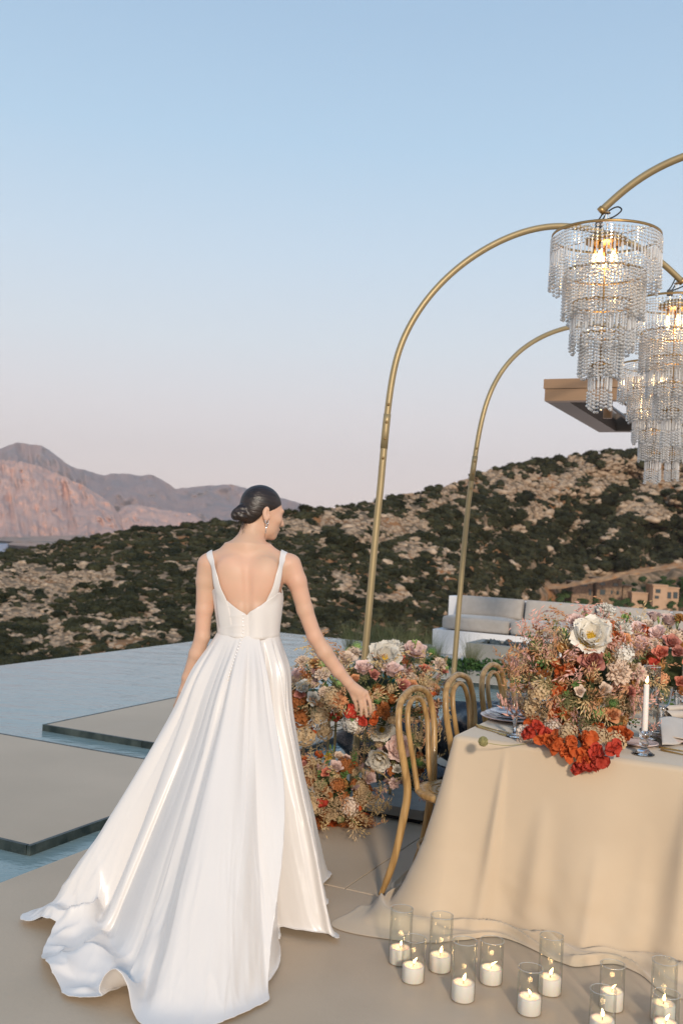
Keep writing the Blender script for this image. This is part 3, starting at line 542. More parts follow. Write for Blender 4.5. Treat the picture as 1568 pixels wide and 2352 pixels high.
# ---- bentwood chairs
def make_chair():
    r = empty('bentwood_chair')
    W0 = lambda s: [(s * .185, -.305, .002), (s * .178, -.255, .16), (s * .165, -.222, .36), (s * .160, -.212, .47), (s * .182, -.222, .58), (s * .212, -.238, .70), (s * .208, -.252, .79), (s * .155, -.264, .868)]
    pth = spline(W0(-1) + [(0, -.270, .902)] + W0(1)[::-1], 6); n = len(pth)
    rad = [0.0155 + 0.0035 * min(1, max(0, 1 - abs(p.z - .4) / .35)) - (.003 if p.z < .05 else 0) for p in pth]
    MB().tube(pth, rad, 10).build('back_bow', m_wood, r)
    I0 = lambda s: [(s * .088, -.190, .455), (s * .088, -.212, .56), (s * .112, -.230, .68), (s * .118, -.243, .76), (s * .085, -.256, .832)]
    MB().tube(spline(I0(-1) + [(0, -.260, .860)] + I0(1)[::-1], 6), .0125, 10).build('inner_bow', m_wood, r)
    b = MB(); b.lathe([(0, .440), (.19, .440), (.202, .450), (.204, .465), (.196, .474), (.17, .474), (.155, .470), (0, .470)], 36); b.v = [(x * (1 - .06 * (y < 0)), y * 1.0 - .02, z) for x, y, z in b.v]; seat = b.build('seat', m_wood, r)
    rm = MB()
    for rr in (.05, .08, .11, .14): rm.torus((0, -.02, .4712), rr, .0035, 30, 5)
    rm.build('embossed_ring', m_wood, seat)
    for s in (-1, 1): MB().tube(spline([(s * .150, .115, .440), (s * .165, .150, .2), (s * .185, .185, .002)], 5), [.017] * 6 + [.015] * 5, 8).build('leg', m_wood, r)
    MB().torus((0, -.03, .215), .166, .010, 30, 7).build('stretcher_ring', m_wood, r)
    return r
ch0 = make_chair()
CH = [(4.315, 'bentwood chair nearest the corner of the beige cloth with its leg showing'), (4.92, 'bentwood chair beside the black bag, second along the table side'), (5.50, 'bentwood chair in front of the dark pool water, third along the table'), (6.09, 'bentwood chair fourth along the table, in front of the fire table'), (6.66, 'bentwood chair fifth along the table, half hidden by pink oat sprays')]
for i, (uu, lb) in enumerate(CH):
    o = ch0 if i == 0 else copy_tree(ch0); o.location = uv(uu, -1.42, 0); o.rotation_euler = (0, 0, -GA - math.pi / 2); tag(o, lb, 'chair', 'bentwood chairs along the table')
# ================================================================== gold arches and crystal chandeliers
m_gold = mat('brushed_brass_paint', (0.36, 0.275, 0.145), 0.45, metal=0.45, col2=(0.33, 0.25, 0.13), scale=8, bump=0.03, bscale=120)
m_gold_d = mat('aged_brass', (0.42, 0.27, 0.11), 0.4, metal=0.8, col2=(0.36, 0.22, 0.09), scale=20)
m_black = mat('black_rubber', (0.012, 0.013, 0.016), 0.5)
m_steel = mat('zinc_steel', (0.5, 0.5, 0.5), 0.35, metal=0.9)
m_slab = mat('weight_slab', (0.26, 0.235, 0.20), 0.7, col2=(0.20, 0.185, 0.16), scale=7, bump=0.2)
TR = 0.0215
def planepts(px, L, C):
    n = (C - L); n.z = 0; w = n.normalized(); nn = Vector((-w.y, w.x, 0)); return [onplane(x, y, L, nn) for x, y in px], w
def arch(pts, leg_xy, label, joint_z, plate=True, rot=0.0):
    r = empty('arch_stand', (leg_xy[0], leg_xy[1], 0)); tag(r, label, 'arch', 'gold arches over the table')
    pts = spline(pts, 5)
    for _ in range(60): pts = [pts[0]] + [pts[i] if pts[i].z < joint_z - .3 else pts[i] * .5 + (pts[i - 1] + pts[i + 1]) * .25 for i in range(1, len(pts) - 1)] + [pts[-1]]
    leg = [p for p in pts if p.z <= joint_z]; k = len(leg); bow = pts[k - 1:]
    wpart(MB().tube(leg + [bow[1]], TR, 14), 'leg_tube', m_gold, r); wpart(MB().tube(bow, TR * .93, 14), 'bow_tube', m_gold, r)
    wpart(MB().tube([leg[-1] + (leg[-2] - leg[-1]).normalized() * .11, leg[-1], bow[1], bow[1] + (bow[2] - bow[1]).normalized() * .04], TR * 1.06, 14), 'joint_sleeve', m_gold, r)
    d = (bow[1] - leg[-2]).normalized()
    for t in (-.17, -.05, .05, .16):
        c = leg[-1] + d * t + Vector((0, -TR * 1.05, 0)); b = MB(); b.lathe([(0, .006), (.006, .005), (.009, .001), (.009, -.004)], 10); M = Vector((0, -1, 0)).to_track_quat('Z', 'Y').to_matrix(); b.v = [tuple(M @ Vector(q) + c) for q in b.v]; wpart(b, 'bolt', m_gold_d, r)
    e = bow[-1]; de = (bow[-1] - bow[-2]).normalized(); wpart(MB().tube([e - de * .02, e + de * .004], TR * 1.12, 14), 'end_cap', m_gold_d, r)
    wpart(MB().torus(tuple(e - de * .05 + Vector((0, 0, -.045))), .014, .0035, 14, 6), 'eye_ring', m_gold_d, r)
    if plate:
        b = MB(); M = Matrix.Rotation(-GA, 3, 'Z'); b.box((leg_xy[0] + .22, leg_xy[1] - .1, .055), (.62, .5, .055), M); wpart(b, 'base_slab', m_slab, r, smooth=False, bevel=.004)
        b = MB(); b.box((leg_xy[0] + .22, leg_xy[1] - .1, .0135), (.56, .44, .024), M); wpart(b, 'base_feet', m_black, r, smooth=False)
    return e - de * .05 + Vector((0, 0, -.06))
L1 = Vector((0.148, 6.047, 0)); C2 = Vector((2.10, 6.40, 0)); p1, w1 = planepts([(838, 1500), (862, 1230), (876, 1090), (887, 937), (899, 851), (911, 803), (931, 755), (974, 678), (1031, 621), (1103, 568), (1180, 530), (1247, 516), (1295, 513), (1353, 519), (1439, 546), (1487, 574), (1535, 610), (1566, 648)], L1, C2)
a1 = [Vector((L1.x, L1.y, .083))] + p1
hang2 = arch(a1, L1, 'tall gold arch rising from behind the flower stands', 2.27)
L2 = Vector((0.952, 8.043, 0)); C4 = Vector((3.02, 9.0, 0)); p2, w2 = planepts([(1045, 1500), (1062, 1290), (1078, 1130), (1089, 1053), (1099, 985), (1111, 923), (1132, 866), (1171, 813), (1223, 770), (1295, 747), (1350, 739), (1409, 740), (1470, 758), (1520, 790), (1560, 832)], L2, C4)
hang4 = arch([Vector((L2.x, L2.y, WZ + .09))] + p2, L2, 'gold arch set further back, its leg in front of the sofa', 2.25, plate=False)
# the two arches that stand on the far side reach over from the right: same bow, mirrored
def mirrored(hx, hy, hz, dirv, zs=1.0):
    e = p1[-1]; out = []
    for q in a1[::-1]:
        w = (e - q).dot(w1); out.append(Vector((hx, hy, hz)) + dirv * w + Vector((0, 0, (q.z - e.z) * (1 + .22 * math.exp(-w / .9)))))
    g = out[-1]; out[-1] = Vector((g.x, g.y, 0.083)); return out[::-1]
e3 = dep(1378, 486, 5.3); m3 = mirrored(e3.x, e3.y, e3.z, Vector((0.93, -0.36, 0)).normalized()); hang1 = arch(m3, (m3[0].x, m3[0].y, 0), 'gold arch bending in from the far side of the table above the nearest chandelier', m3[0].z + 2.2)
e5 = dep(1498, 800, 7.86); m5 = mirrored(e5.x, e5.y, e5.z, Vector((0.93, -0.36, 0)).normalized()); hang3 = arch(m5, (m5[0].x, m5[0].y, 0), 'gold arch on the far side of the table, behind the crystal chandeliers', m5[0].z + 2.2)
# ---- chandeliers
def crystal_mat():
    m = bpy.data.materials.new('cut_crystal'); m.use_nodes = True; t = m.node_tree; t.nodes.clear(); N = t.nodes.new; L = t.links.new
    o = N('ShaderNodeOutputMaterial'); g = N('ShaderNodeBsdfGlossy'); g.inputs['Roughness'].default_value = 0.06; g.inputs['Color'].default_value = (1, .98, .95, 1)
    tr = N('ShaderNodeBsdfTransparent'); tr.inputs['Color'].default_value = (.95, .95, .95, 1); rf = N('ShaderNodeBsdfRefraction'); rf.inputs['IOR'].default_value = 1.55; rf.inputs['Roughness'].default_value = 0.02
    lw = N('ShaderNodeLayerWeight'); lw.inputs['Blend'].default_value = 0.42; m1 = N('ShaderNodeMixShader'); m2 = N('ShaderNodeMixShader'); m1.inputs[0].default_value = .45
    L(tr.outputs[0], m1.inputs[1]); L(rf.outputs[0], m1.inputs[2]); L(lw.outputs['Facing'], m2.inputs[0]); L(m1.outputs[0], m2.inputs[1]); L(g.outputs[0], m2.inputs[2])
    df = N('ShaderNodeBsdfDiffuse'); df.inputs[0].default_value = (.98, .96, .93, 1); m3 = N('ShaderNodeMixShader'); m3.inputs[0].default_value = .30; L(m2.outputs[0], m3.inputs[1]); L(df.outputs[0], m3.inputs[2]); L(m3.outputs[0], o.inputs[0]); return m
m_cry = crystal_mat()
m_bulb = mat('warm_bulb', (1, .8, .5), .3, emit=(1.0, .62, .24), estr=26.0)
m_glow = mat('bulb_glass', (1, .85, .6), .2, emit=(1.0, .70, .32), estr=4.0)
def bead(b, z, r, seg=6): b.lathe([(0, z + r * 1.0), (r, z + r * .28), (r, z - r * .28), (0, z - r * 1.0)], seg)
def crystal(b, z, h, w):
    q = [(w, 0), (w * .55, w * .42), (-w * .55, w * .42), (-w, 0), (-w * .55, -w * .42), (w * .55, -w * .42)]; vs = [(x, y, z) for x, y in q] + [(x, y, z - h) for x, y in q] + [(0, 0, z + w * .8), (0, 0, z - h - w * 1.2)]
    b.add(vs, [(k, 6 + k, 6 + (k + 1) % 6, (k + 1) % 6) for k in range(6)] + [(12, k, (k + 1) % 6) for k in range(6)] + [(13, 6 + (k + 1) % 6, 6 + k) for k in range(6)])
def strand(pattern, name):
    b = MB(); z = -.004
    for c in pattern:
        if c == 'o': z -= .0085; bead(b, z, .0088); z -= .0095
        elif c == 'p': z -= .004; crystal(b, z, .062, .0068); z -= .074
        elif c == 'd': z -= .012; bead(b, z, .0095, 8); z -= .012
    return b.mesh(name, m_cry, smooth=False)
ST = [strand(p, 'crystal_strand') for p in ('ooooopoooood', 'ooooooooooood', 'oooopooood', 'oooooooooood', 'ooopooood')]
TIER = [(.300, 0.0, 84), (.222, -.205, 66), (.174, -.375, 56), (.118, -.545, 38), (.062, -.715, 20)]
def chandelier():
    r = empty('chandelier'); M = MB
    for R, z, n in TIER:
        g = M(); seg = 48
        g.lathe([(R - .002, z - .007), (R + .0025, z - .007), (R + .0025, z + .007), (R - .002, z + .007), (R - .002, z - .0069)], seg); g.f = [f for f in g.f if len(f) == 4]; g.m = [0] * len(g.f)
        ring = g.build('tier_ring', m_gold_d, r)
        s = M(); 
        for k in range(4): a = k * math.pi / 2 + .5 + z; s.tube([(0, 0, z + (.03 if z < -.1 else 0)), (R * math.cos(a), R * math.sin(a), z)], .003, 5)
        s.build('spokes', m_gold_d, ring)
    M().tube([(0, 0, .03), (0, 0, -.80)], .0065, 8).build('centre_rod', m_gold_d, r)
    M().lathe([(.0, .028), (.06, .02), (.115, -.012), (.118, -.03), (.07, -.045), (0, -.05)], 24).build('canopy', m_gold_d, r)
    for k in range(5):
        a = 2 * math.pi * k / 5; c = (.062 * math.cos(a), .062 * math.sin(a), 0)
        M().lathe([(.012, -.045), (.012, -.085), (.0, -.085)], 10, c).build('lamp_holder', m_gold_d, r)
        bl = M().lathe([(0, -.085), (.010, -.095), (.0165, -.12), (.013, -.145), (.005, -.165), (0, -.17)], 10, c).build('bulb', m_glow, r)
        M().lathe([(0, -.10), (.006, -.112), (.006, -.14), (0, -.15)], 6, c).build('filament', m_bulb, bl)
    for (R, z, n), sm in zip(TIER, ST):
        for k in range(n):
            a = 2 * math.pi * (k + .13 * math.sin(k * 7.3)) / n; o = link('crystal_strand', sm, r); o.location = (R * math.cos(a), R * math.sin(a), z - .006 - .004 * (math.sin(k * 12.9) + 1)); o.rotation_euler = (.02 * math.sin(k * 3.1), .02 * math.cos(k * 5.7), a * 3.7 + k); o.scale = (1, 1, 1 + .07 * math.sin(k * 5.3 + z * 9))
    return r
chd = chandelier()
CHD = [(hang1, 'crystal chandelier with five glowing tiers hanging nearest the corner of the table'), (hang2, 'crystal chandelier hanging from the end of the tall gold arch'), (hang3, 'smaller looking crystal chandelier in front of the bronze pergola end'), (hang4, 'crystal chandelier furthest along the table, mostly hidden behind the others')]
def hook(p, top, i):
    h = empty('hanging_hook', p); tag(h, ['snap hook and black cable above the nearest chandelier', 'snap hook and black cable under the tall gold arch end', 'snap hook and cable of the chandelier in front of the pergola', 'snap hook and cable of the furthest chandelier'][i], 'hook', 'hooks holding the chandeliers')
    MB().tube([(0, 0, .03), (.008, 0, .015), (.008, 0, -.03), (0, 0, -.045), (-.008, 0, -.03), (-.008, 0, .015), (0, 0, .03)], .0028, 6).build('snap_hook', m_steel, h)
    MB().tube(spline([(-.01, 0, .05), (-.03, .01, .0), (-.06, .0, -.05), (-.02, -.01, -.03), (.04, 0, .0), (.075, 0, .035), (.055, .01, .055), (.01, .01, .03), (-.03, 0, -.03), (-.05, .02, -.06)], 6), .0042, 7).build('cable', m_black, h)
    MB().box((-.045, -.01, -.05), (.035, .025, .04)).build('plug', m_black, h, smooth=False, bevel=.004)
for i, (p, lb) in enumerate(CHD):
    o = chd if i == 0 else copy_tree(chd); o.location = p + Vector((0, 0, -.115)); o.rotation_euler = (0, 0, i * .7 + .2); tag(o, lb, 'chandelier', 'crystal chandeliers over the table'); hook(p, p, i); o.scale = (.95, .95, .97)
    pl_ = bpy.data.lights.new('chandelier_lamp', 'POINT'); pl_.energy = 3.2; pl_.color = (1, .62, .28); pl_.shadow_soft_size = .05; lo = bpy.data.objects.new('chandelier_lamp', pl_); COL.objects.link(lo); lo.location = p + Vector((0, 0, -.255))
# ================================================================== candles on the deck
def thin_glass(name, tint=(.93, .95, .94), gl=0.06, blend=0.18, mul=1.0):
    m = bpy.data.materials.new(name); m.use_nodes = True; t = m.node_tree; t.nodes.clear(); N = t.nodes.new; L = t.links.new
    o = N('ShaderNodeOutputMaterial'); g = N('ShaderNodeBsdfGlossy'); g.inputs['Roughness'].default_value = gl; tr = N('ShaderNodeBsdfTransparent'); tr.inputs['Color'].default_value = (*tint, 1)
    lw = N('ShaderNodeLayerWeight'); lw.inputs['Blend'].default_value = blend; mm = N('ShaderNodeMath'); mm.operation = 'MULTIPLY_ADD'; mm.inputs[1].default_value = .85 * mul; mm.inputs[2].default_value = .03; mm.use_clamp = True
    ms = N('ShaderNodeMixShader'); L(lw.outputs['Fresnel'], mm.inputs[0]); L(mm.outputs[0], ms.inputs[0]); L(tr.outputs[0], ms.inputs[1]); L(g.outputs[0], ms.inputs[2]); L(ms.outputs[0], o.inputs[0]); return m
m_tg = thin_glass('thin_clear_glass', mul=.55); m_rim = mat('glass_rim', (.8, .82, .8), .05, trans=.6, spec=.9)
m_glass = mat('solid_glass', (1, 1, 1), .01, trans=1.0, ior=1.46); m_gobl = thin_glass('ribbed_glass', (.93, .93, .92), .05, .25)
m_wax = mat('ivory_wax', (.80, .72, .64), .45, sss=.35, col2=(.78, .69, .60), scale=10)
m_wick = mat('burnt_wick', (.02, .015, .01), .9); m_flame = mat('candle_flame', (1, .8, .4), .5, emit=(1.0, .66, .26), estr=11.0)
def glow(p):
    q = bpy.data.lights.new('candle_light', 'POINT'); q.energy = .10; q.color = (1, .58, .24); q.shadow_soft_size = .008; o = bpy.data.objects.new('candle_light', q); COL.objects.link(o); o.location = p
def flame(b, c, h, lean):
    h = h * .85
    prof = [(0, 0), (.0040, .12), (.0062, .3), (.0058, .48), (.0036, .72), (.0014, .9), (0, 1)]; o = len(b.v); b.lathe([(r * h / .03, z * h) for r, z in prof], 8, (0, 0, 0))
    for i in range(o, len(b.v)): x, y, z = b.v[i]; t = z / h; b.v[i] = (x + c[0] + lean[0] * t * t * h, y + c[1] + lean[1] * t * t * h, z + c[2])
CD = [((215, 855), (257, 167), 1), ((382, 1085), (413, 548), 1), ((726, 950), (768, 250), 1), ((1018, 1325), (1063, 577), 1), ((1375, 1105), (1405, 570), 1), ((205, 865), (221, 470), 2), ((386, 690), (418, 197), 2), ((930, 828), (946, 445), 2), ((845, 1075), (868, 632), 2), ((1385, 935), (1417, 432), 2), ((1405, 1110), (1430, 738), 2)]
CL = ['at the tablecloth tail, standing behind a shorter glass', 'short one in front of the glass at the cloth tail', 'tall one beside the pooled cloth hem with a straight flame', 'standing between the short glass and the one with a leaning flame', 'with its flame blown sideways, beside the pooled hem', 'standing alone in front of the tall glass at the hem bulge', 'tall one touching the hem bulge of the pooled cloth', 'standing against the stretched hem behind another glass', 'in front of the glass that stands against the stretched hem', 'tall one over the far end of the pooled hem', 'short one in front of the far tall glass by the hem']
gl_cache = {}
for i, (bp_, tp_, zo) in enumerate(CD):
    cv = (lambda q: ((1400 + q[0] * .287) * .6272, (3280 + q[1] * .287) * .6272)) if zo == 1 else (lambda q: ((1850 + q[0] * .4145) * .6272, (3350 + q[1] * .4145) * .6272))
    b0 = at(*cv(bp_)); top = dep(*cv(tp_), b0.y); hgt = min(max(top.z, .135), .215); hgt = [.15, .18, .20][min(range(3), key=lambda k: abs([.15, .18, .20][k] - hgt))]
    R0 = .0425
    g = empty('hurricane_glass', (b0.x, b0.y, .0015)); tag(g, 'clear glass cylinder ' + CL[i].replace('flame', 'candle flame'), 'candle glass', 'glass cylinders on the deck')
    if hgt not in gl_cache: gl_cache[hgt] = (MB().lathe([(R0, .001), (R0, hgt)], 40), MB().torus((0, 0, hgt), R0, .0011, 40, 6)); gl_cache[hgt][0].f = [f for f in gl_cache[hgt][0].f if len(f) == 4]; gl_cache[hgt][0].m = [0] * len(gl_cache[hgt][0].f); gl_cache[hgt] = (gl_cache[hgt][0].mesh('glass_wall', m_tg), gl_cache[hgt][1].mesh('glass_rim', m_rim))
    link('glass_wall', gl_cache[hgt][0], g); link('glass_rim', gl_cache[hgt][1], g)
    hc = [.056, .054, .056, .058, .052, .054, .056, .060, .056, .058, .056][i]
    c = empty('pillar_candle', (b0.x, b0.y, .003)); tag(c, 'lit ivory candle, ' + CL[i].replace('glass', 'candle'), 'candle', 'pillar candles on the deck')
    MB().lathe([(0, 0), (.0385, 0), (.0395, .002), (.0395, hc - .004), (.037, hc), (.028, hc - .002), (.015, hc - .005), (0, hc - .006)], 32).build('wax', m_wax, c)
    MB().tube([(0, 0, hc - .007), (.001, 0, hc + .003), (.003, 0, hc + .009)], .0012, 5).build('wick', m_wick, c)
    f = MB(); le = [(.1, 0), (.55, 0), (.15, 0), (.2, 0), (1.3, 0), (-.5, 0), (.3, 0), (.9, 0), (-.15, 0), (.1, 0), (.5, 0)][i]; flame(f, (.002, 0, hc + .005), [.022, .026, .030, .030, .020, .022, .030, .018, .032, .03, .026][i], le); f.build('flame', m_flame, c); glow((b0.x, b0.y, hc + .022))
# ================================================================== table setting
m_pl = mat('blush_porcelain', (.62, .46, .42), .25, col2=(.66, .52, .48), scale=8, coat=.4); m_pl2 = mat('grey_patterned_porcelain', (.30, .27, .29), .25, col2=(.62, .57, .58), scale=26, detail=2, coat=.4, ramp_pos=(.45, .52)); m_pl3 = mat('cream_porcelain', (.70, .58, .46), .3, col2=(.66, .52, .40), scale=6)
m_cut = mat('gold_cutlery', (.62, .42, .16), .25, metal=.9); m_nap = mat('oatmeal_napkin', (.56, .48, .40), .9, col2=(.52, .44, .36), scale=9, sheen=.3, bump=.1, bscale=300)
TT = TZ + .006
def plate(name, R, h, m, p, label, group, scallop=0.0, z=TT):
    b = MB(); b.lathe([(0, .004), (R * .55, .0), (R * .6, .0), (R * .75, h * .55), (R, h), (R * 1.005, h + .003), (R * .98, h + .004), (R * .74, h * .55 + .005), (R * .6, .007), (0, .007)], 56, (0, 0, 0), scallop, 14 if scallop else 0)
    o = b.build(name, m); o.location = (p.x, p.y, z); tag(o, label, 'plate', group); return o
def setting(p, first, lbl):
    plate('charger_plate', .152, .016, m_pl, p, 'blush charger plate at the bottom of the stack ' + lbl, 'stacked plates')
    plate('dinner_plate', .132, .015, m_pl2, p, 'grey patterned dinner plate in the middle of the stack ' + lbl, 'stacked plates', z=TT + .0125)
    plate('salad_plate', .108, .014, m_pl2 if first else m_pl3, p, 'small patterned plate on top of the stack ' + lbl, 'stacked plates', .03, z=TT + .025)
s1 = at(1176, 1653, TT); setting(s1, True, 'beside the seed pod')
setting(uv(5.08, -1.24), False, 'in front of the second chair'); setting(uv(5.66, -1.24), False, 'in front of the third chair')
def goblet(px, py, label, sc=1.0):
    p = at(px, py, TT); g = empty('wine_goblet', (p.x, p.y, TT)); g.scale = (sc,) * 3; tag(g, label, 'goblet', 'ribbed goblets on the table')
    MB().lathe([(0, .001), (.036, .001), (.037, .003), (.030, .006), (.010, .012), (.006, .018)], 28).build('foot', m_glass, g)
    MB().lathe([(.006, .017), (.0065, .05), (.010, .075), (.0095, .09), (.014, .098)], 12, rib=.08, nrib=6).build('stem', m_glass, g)
    b = MB(); b.lathe([(.013, .097), (.026, .108), (.034, .125), (.0385, .155), (.042, .195)], 48, rib=.03, nrib=16); b.f = [f for f in b.f if len(f) == 4]; b.m = [0] * len(b.f); b.build('bowl', m_gobl, g)
    MB().torus((0, 0, .195), .042, .0012, 32, 5).build('gold_rim', m_cut, g)
goblet(1180, 1692, 'ribbed goblet left of the flowers beside the plate stack', 1.02); goblet(1519, 1672, 'ribbed goblet with gold rim beside the hurricane lamp'); goblet(1553, 1638, 'ribbed goblet behind the rolled napkin'); goblet(1410, 1640, 'ribbed goblet half hidden behind the flower mound')
def knob_profile(h): return [(0, .001), (.043, .001), (.044, .004), (.032, .010), (.016, .026), (.011, .034), (.018, .038), (.021, .048), (.018, .058), (.010, .062), (.014, .066), (.020, .072), (.021, .084), (.018, h), (.0135, h), (.0135, h - .012), (0, h - .013)]
def taper(px, py, Hh, label, lab2, depth=None):
    p = at(px, py, TT); s = MB().lathe(knob_profile(.098), 28).build('glass_candlestick', m_glass); s.location = (p.x, p.y, TT); tag(s, label, 'candlestick', 'glass candlesticks on the table')
    c = empty('taper_candle', (p.x, p.y, TT + .087)); tag(c, lab2, 'candle', 'taper candles on the table')
    MB().lathe([(0, 0), (.0115, 0), (.0118, .01), (.0108, Hh - .004), (.009, Hh), (0, Hh - .002)], 20).build('wax', m_wax, c); MB().tube([(0, 0, Hh - .003), (.001, 0, Hh + .008)], .001, 5).build('wick', m_wick, c)
    f = MB(); flame(f, (.001, 0, Hh + .004), .036, (.12, 0)); f.build('flame', m_flame, c)
taper(1477, 1733, .20, 'clear glass candlestick standing on the table edge beside the flowers', 'white taper candle burning in the glass candlestick at the table edge'); taper(1566, 1642, .19, 'clear glass candlestick further along the table', 'white taper candle burning further along the table')
hp = at(1490, 1700, TT); hl = empty('hurricane_lamp', (hp.x, hp.y, TT)); tag(hl, 'tall clear glass hurricane lamp with a wide foot behind the taper candle', 'lamp')
MB().lathe([(0, .001), (.03, .001), (.031, .004), (.012, .010), (.009, .03), (.016, .036), (.044, .040), (.045, .045), (.040, .048), (0, .047)], 32).build('foot', m_glass, hl)
b = MB(); b.lathe([(.0365, .049), (.0365, .325)], 36); b.f = [f for f in b.f if len(f) == 4]; b.m = [0] * len(b.f); b.build('glass_wall', thin_glass('hurricane_glass_wall', (.90, .92, .91), .04, .30), hl); MB().torus((0, 0, .325), .0365, .0016, 36, 6).build('glass_rim', m_rim, hl)
pp = at(1466, 1712, TT); plate('side_plate', .082, .013, m_pl, pp, 'small blush side plate under the flowers beside the candlestick', 'side plates')
ps2 = at(1572, 1700, TT); plate('charger_plate', .15, .016, m_pl, ps2, 'blush charger plate carrying the draped napkin', 'stacked plates'); plate('dinner_plate', .13, .014, m_pl3, ps2, 'cream dinner plate under the draped napkin', 'stacked plates', z=TT + .013)
def napkin_flat():
    c = [at(1512, 1650, TT + .05), at(1580, 1650, TT + .05), at(1580, 1702, TT + .012), at(1519, 1714, TT + .016)]; n = 18; P = np.zeros((n, n, 3))
    for i in range(n):
        for j in range(n):
            a, b = i / (n - 1), j / (n - 1); q = (c[0] * (1 - b) + c[1] * b) * (1 - a) + (c[3] * (1 - b) + c[2] * b) * a; P[i, j] = (q.x, q.y, q.z + .006 * math.sin(b * 5 + a * 2) + .010 * math.sin(a * 3.1))
    o = link('napkin', gridmesh('napkin', P, m_nap)); m = o.modifiers.new('thick', 'SOLIDIFY'); m.thickness = .004; tag(o, 'oatmeal napkin folded to a point over the plate edge', 'napkin')
napkin_flat()
def napkin_roll(px, py, label):
    p = at(px, py, TT + .03); r = empty('rolled_napkin', p); tag(r, label, 'napkin')
    for k, (dx, rr, L) in enumerate([(0, .026, .15), (.045, .022, .13), (.02, .018, .14)]):
        b = MB(); n = 22; pts = [(rr * (1 - .55 * i / n) * math.cos(i * .42), rr * (1 - .55 * i / n) * math.sin(i * .42)) for i in range(n)]; vs = [(-L / 2 + .01 * math.sin(i), dx + y, z + (.03 if k == 2 else 0)) for i, (y, z) in enumerate(pts)] + [(L / 2, dx + y * .8, z * .8 + (.03 if k == 2 else 0)) for y, z in pts]
        b.add(vs, [(i, i + 1, n + i + 1, n + i) for i in range(n - 1)]); b.build('fold', m_nap, r)
    r.rotation_euler = (0, 0, .5)
napkin_roll(1556, 1642, 'rolled oatmeal napkin lying on the plate behind the goblet')
def cutlery(x0, y0, x1, y1, kind, label):
    a, b = at(x0, y0, TT + .003), at(x1, y1, TT + .003); d = (b - a).normalized(); L = .21; m = MB(); m.tube([a + d * (L * t) for t in (0, .1, .3, .6, .72)], [.004, .0045, .0035, .0024, .0024], 8)
    c = a + d * L * .72; w = Vector((-d.y, d.x, 0))
    if kind == 'knife': m.add([c - w * .004, c + w * .007, c + d * .075 + w * .008, c + d * .09, c + d * .06 - w * .005, c - w * .004 + Vector((0, 0, .002)), c + w * .007 + Vector((0, 0, .002)), c + d * .075 + w * .008 + Vector((0, 0, .0015)), c + d * .09 + Vector((0, 0, .001)), c + d * .06 - w * .005 + Vector((0, 0, .002))], [(0, 1, 2, 3, 4), (9, 8, 7, 6, 5), (0, 5, 6, 1), (1, 6, 7, 2), (2, 7, 8, 3), (3, 8, 9, 4), (4, 9, 5, 0)])
    else:
        for s in (-1, -.33, .33, 1): m.tube([c, c + d * .02 + w * .009 * s, c + d * .065 + w * .009 * s], [.002, .002, .0012], 6)
    tag(m.build(kind, m_cut), label, kind, 'gold cutlery on the table')
cutlery(1090, 1664, 1190, 1690, 'knife', 'gold knife lying below the plate stack near the cloth corner'); cutlery(1094, 1668, 1185, 1696, 'fork', 'gold fork lying next to the knife below the plate stack')
cutlery(1512, 1716, 1590, 1729, 'knife', 'gold knife lying in front of the folded napkin'); cutlery(1516, 1722, 1600, 1740, 'fork', 'gold fork lying in front of the folded napkin')
m_pod = mat('dry_seed_pod', (.36, .31, .13), .9, col2=(.26, .24, .10), scale=60)
pod = at(1109, 1703, TT + .021); b = MB(); r_ = np.random.RandomState(5)
for i in range(150):
    a, e = r_.uniform(0, 6.28), r_.uniform(-1.3, 1.4); d = Vector((math.cos(a) * math.cos(e), math.sin(a) * math.cos(e), math.sin(e))); t = d.cross(Vector(r_.randn(3))).normalized(); b.tube([pod + d * .0165 - t * .008, pod + d * .0205, pod + d * .0175 + t * .009], .0011, 4)
b.add([tuple(pod + Vector(q) * .017) for q in ICO2[0]], [tuple(f) for f in ICO2[1]]); e_ = at(1210, 1708, TT + .002); sp0 = empty('seed_pod', (pod.x, pod.y, TT)); tag(sp0, 'round dried wild carrot pod lying with its stem on the cloth', 'seed pod'); wpart(b, 'seed_head', m_pod, sp0); wpart(MB().tube(spline([pod + Vector((.015, 0, -.005)), (pod + e_) / 2 + Vector((0, 0, -.012)), e_], 4), .0016, 5), 'stem', m_pod, sp0)
# black bags and sheet behind the flower stands
m_bag = mat('black_plastic', (.010, .011, .015), .22, spec=.6, bump=.9, bscale=9)
def bag(c, sx_, sy_, sz_, seed, label):
    v, f = ico(4); n = fbm(v[:, 0] * 2 + seed, v[:, 1] * 2, v[:, 2] * 2, 4, seed); q = v * (.65 + .6 * n[:, None]); q = q * [sx_, sy_, sz_]; q[:, 2] = np.maximum(q[:, 2], -sz_ * .55) + sz_ * .55 + .003
    o = link('plastic_bag', npmesh('plastic_bag', q, f, m_bag, True)); o.location = c; tag(o, label, 'bag', 'black plastic bags behind the flowers')
bag(uv(6.55, -2.75), .34, .26, .26, 3, 'black plastic bag slumped behind the brass flower stand legs'); bag(uv(6.75, -2.02), .40, .30, .36, 8, 'large black plastic bag between the chairs and the pool'); bag(uv(6.0, -2.35), .28, .2, .12, 12, 'flat black plastic sheet by the arch base')
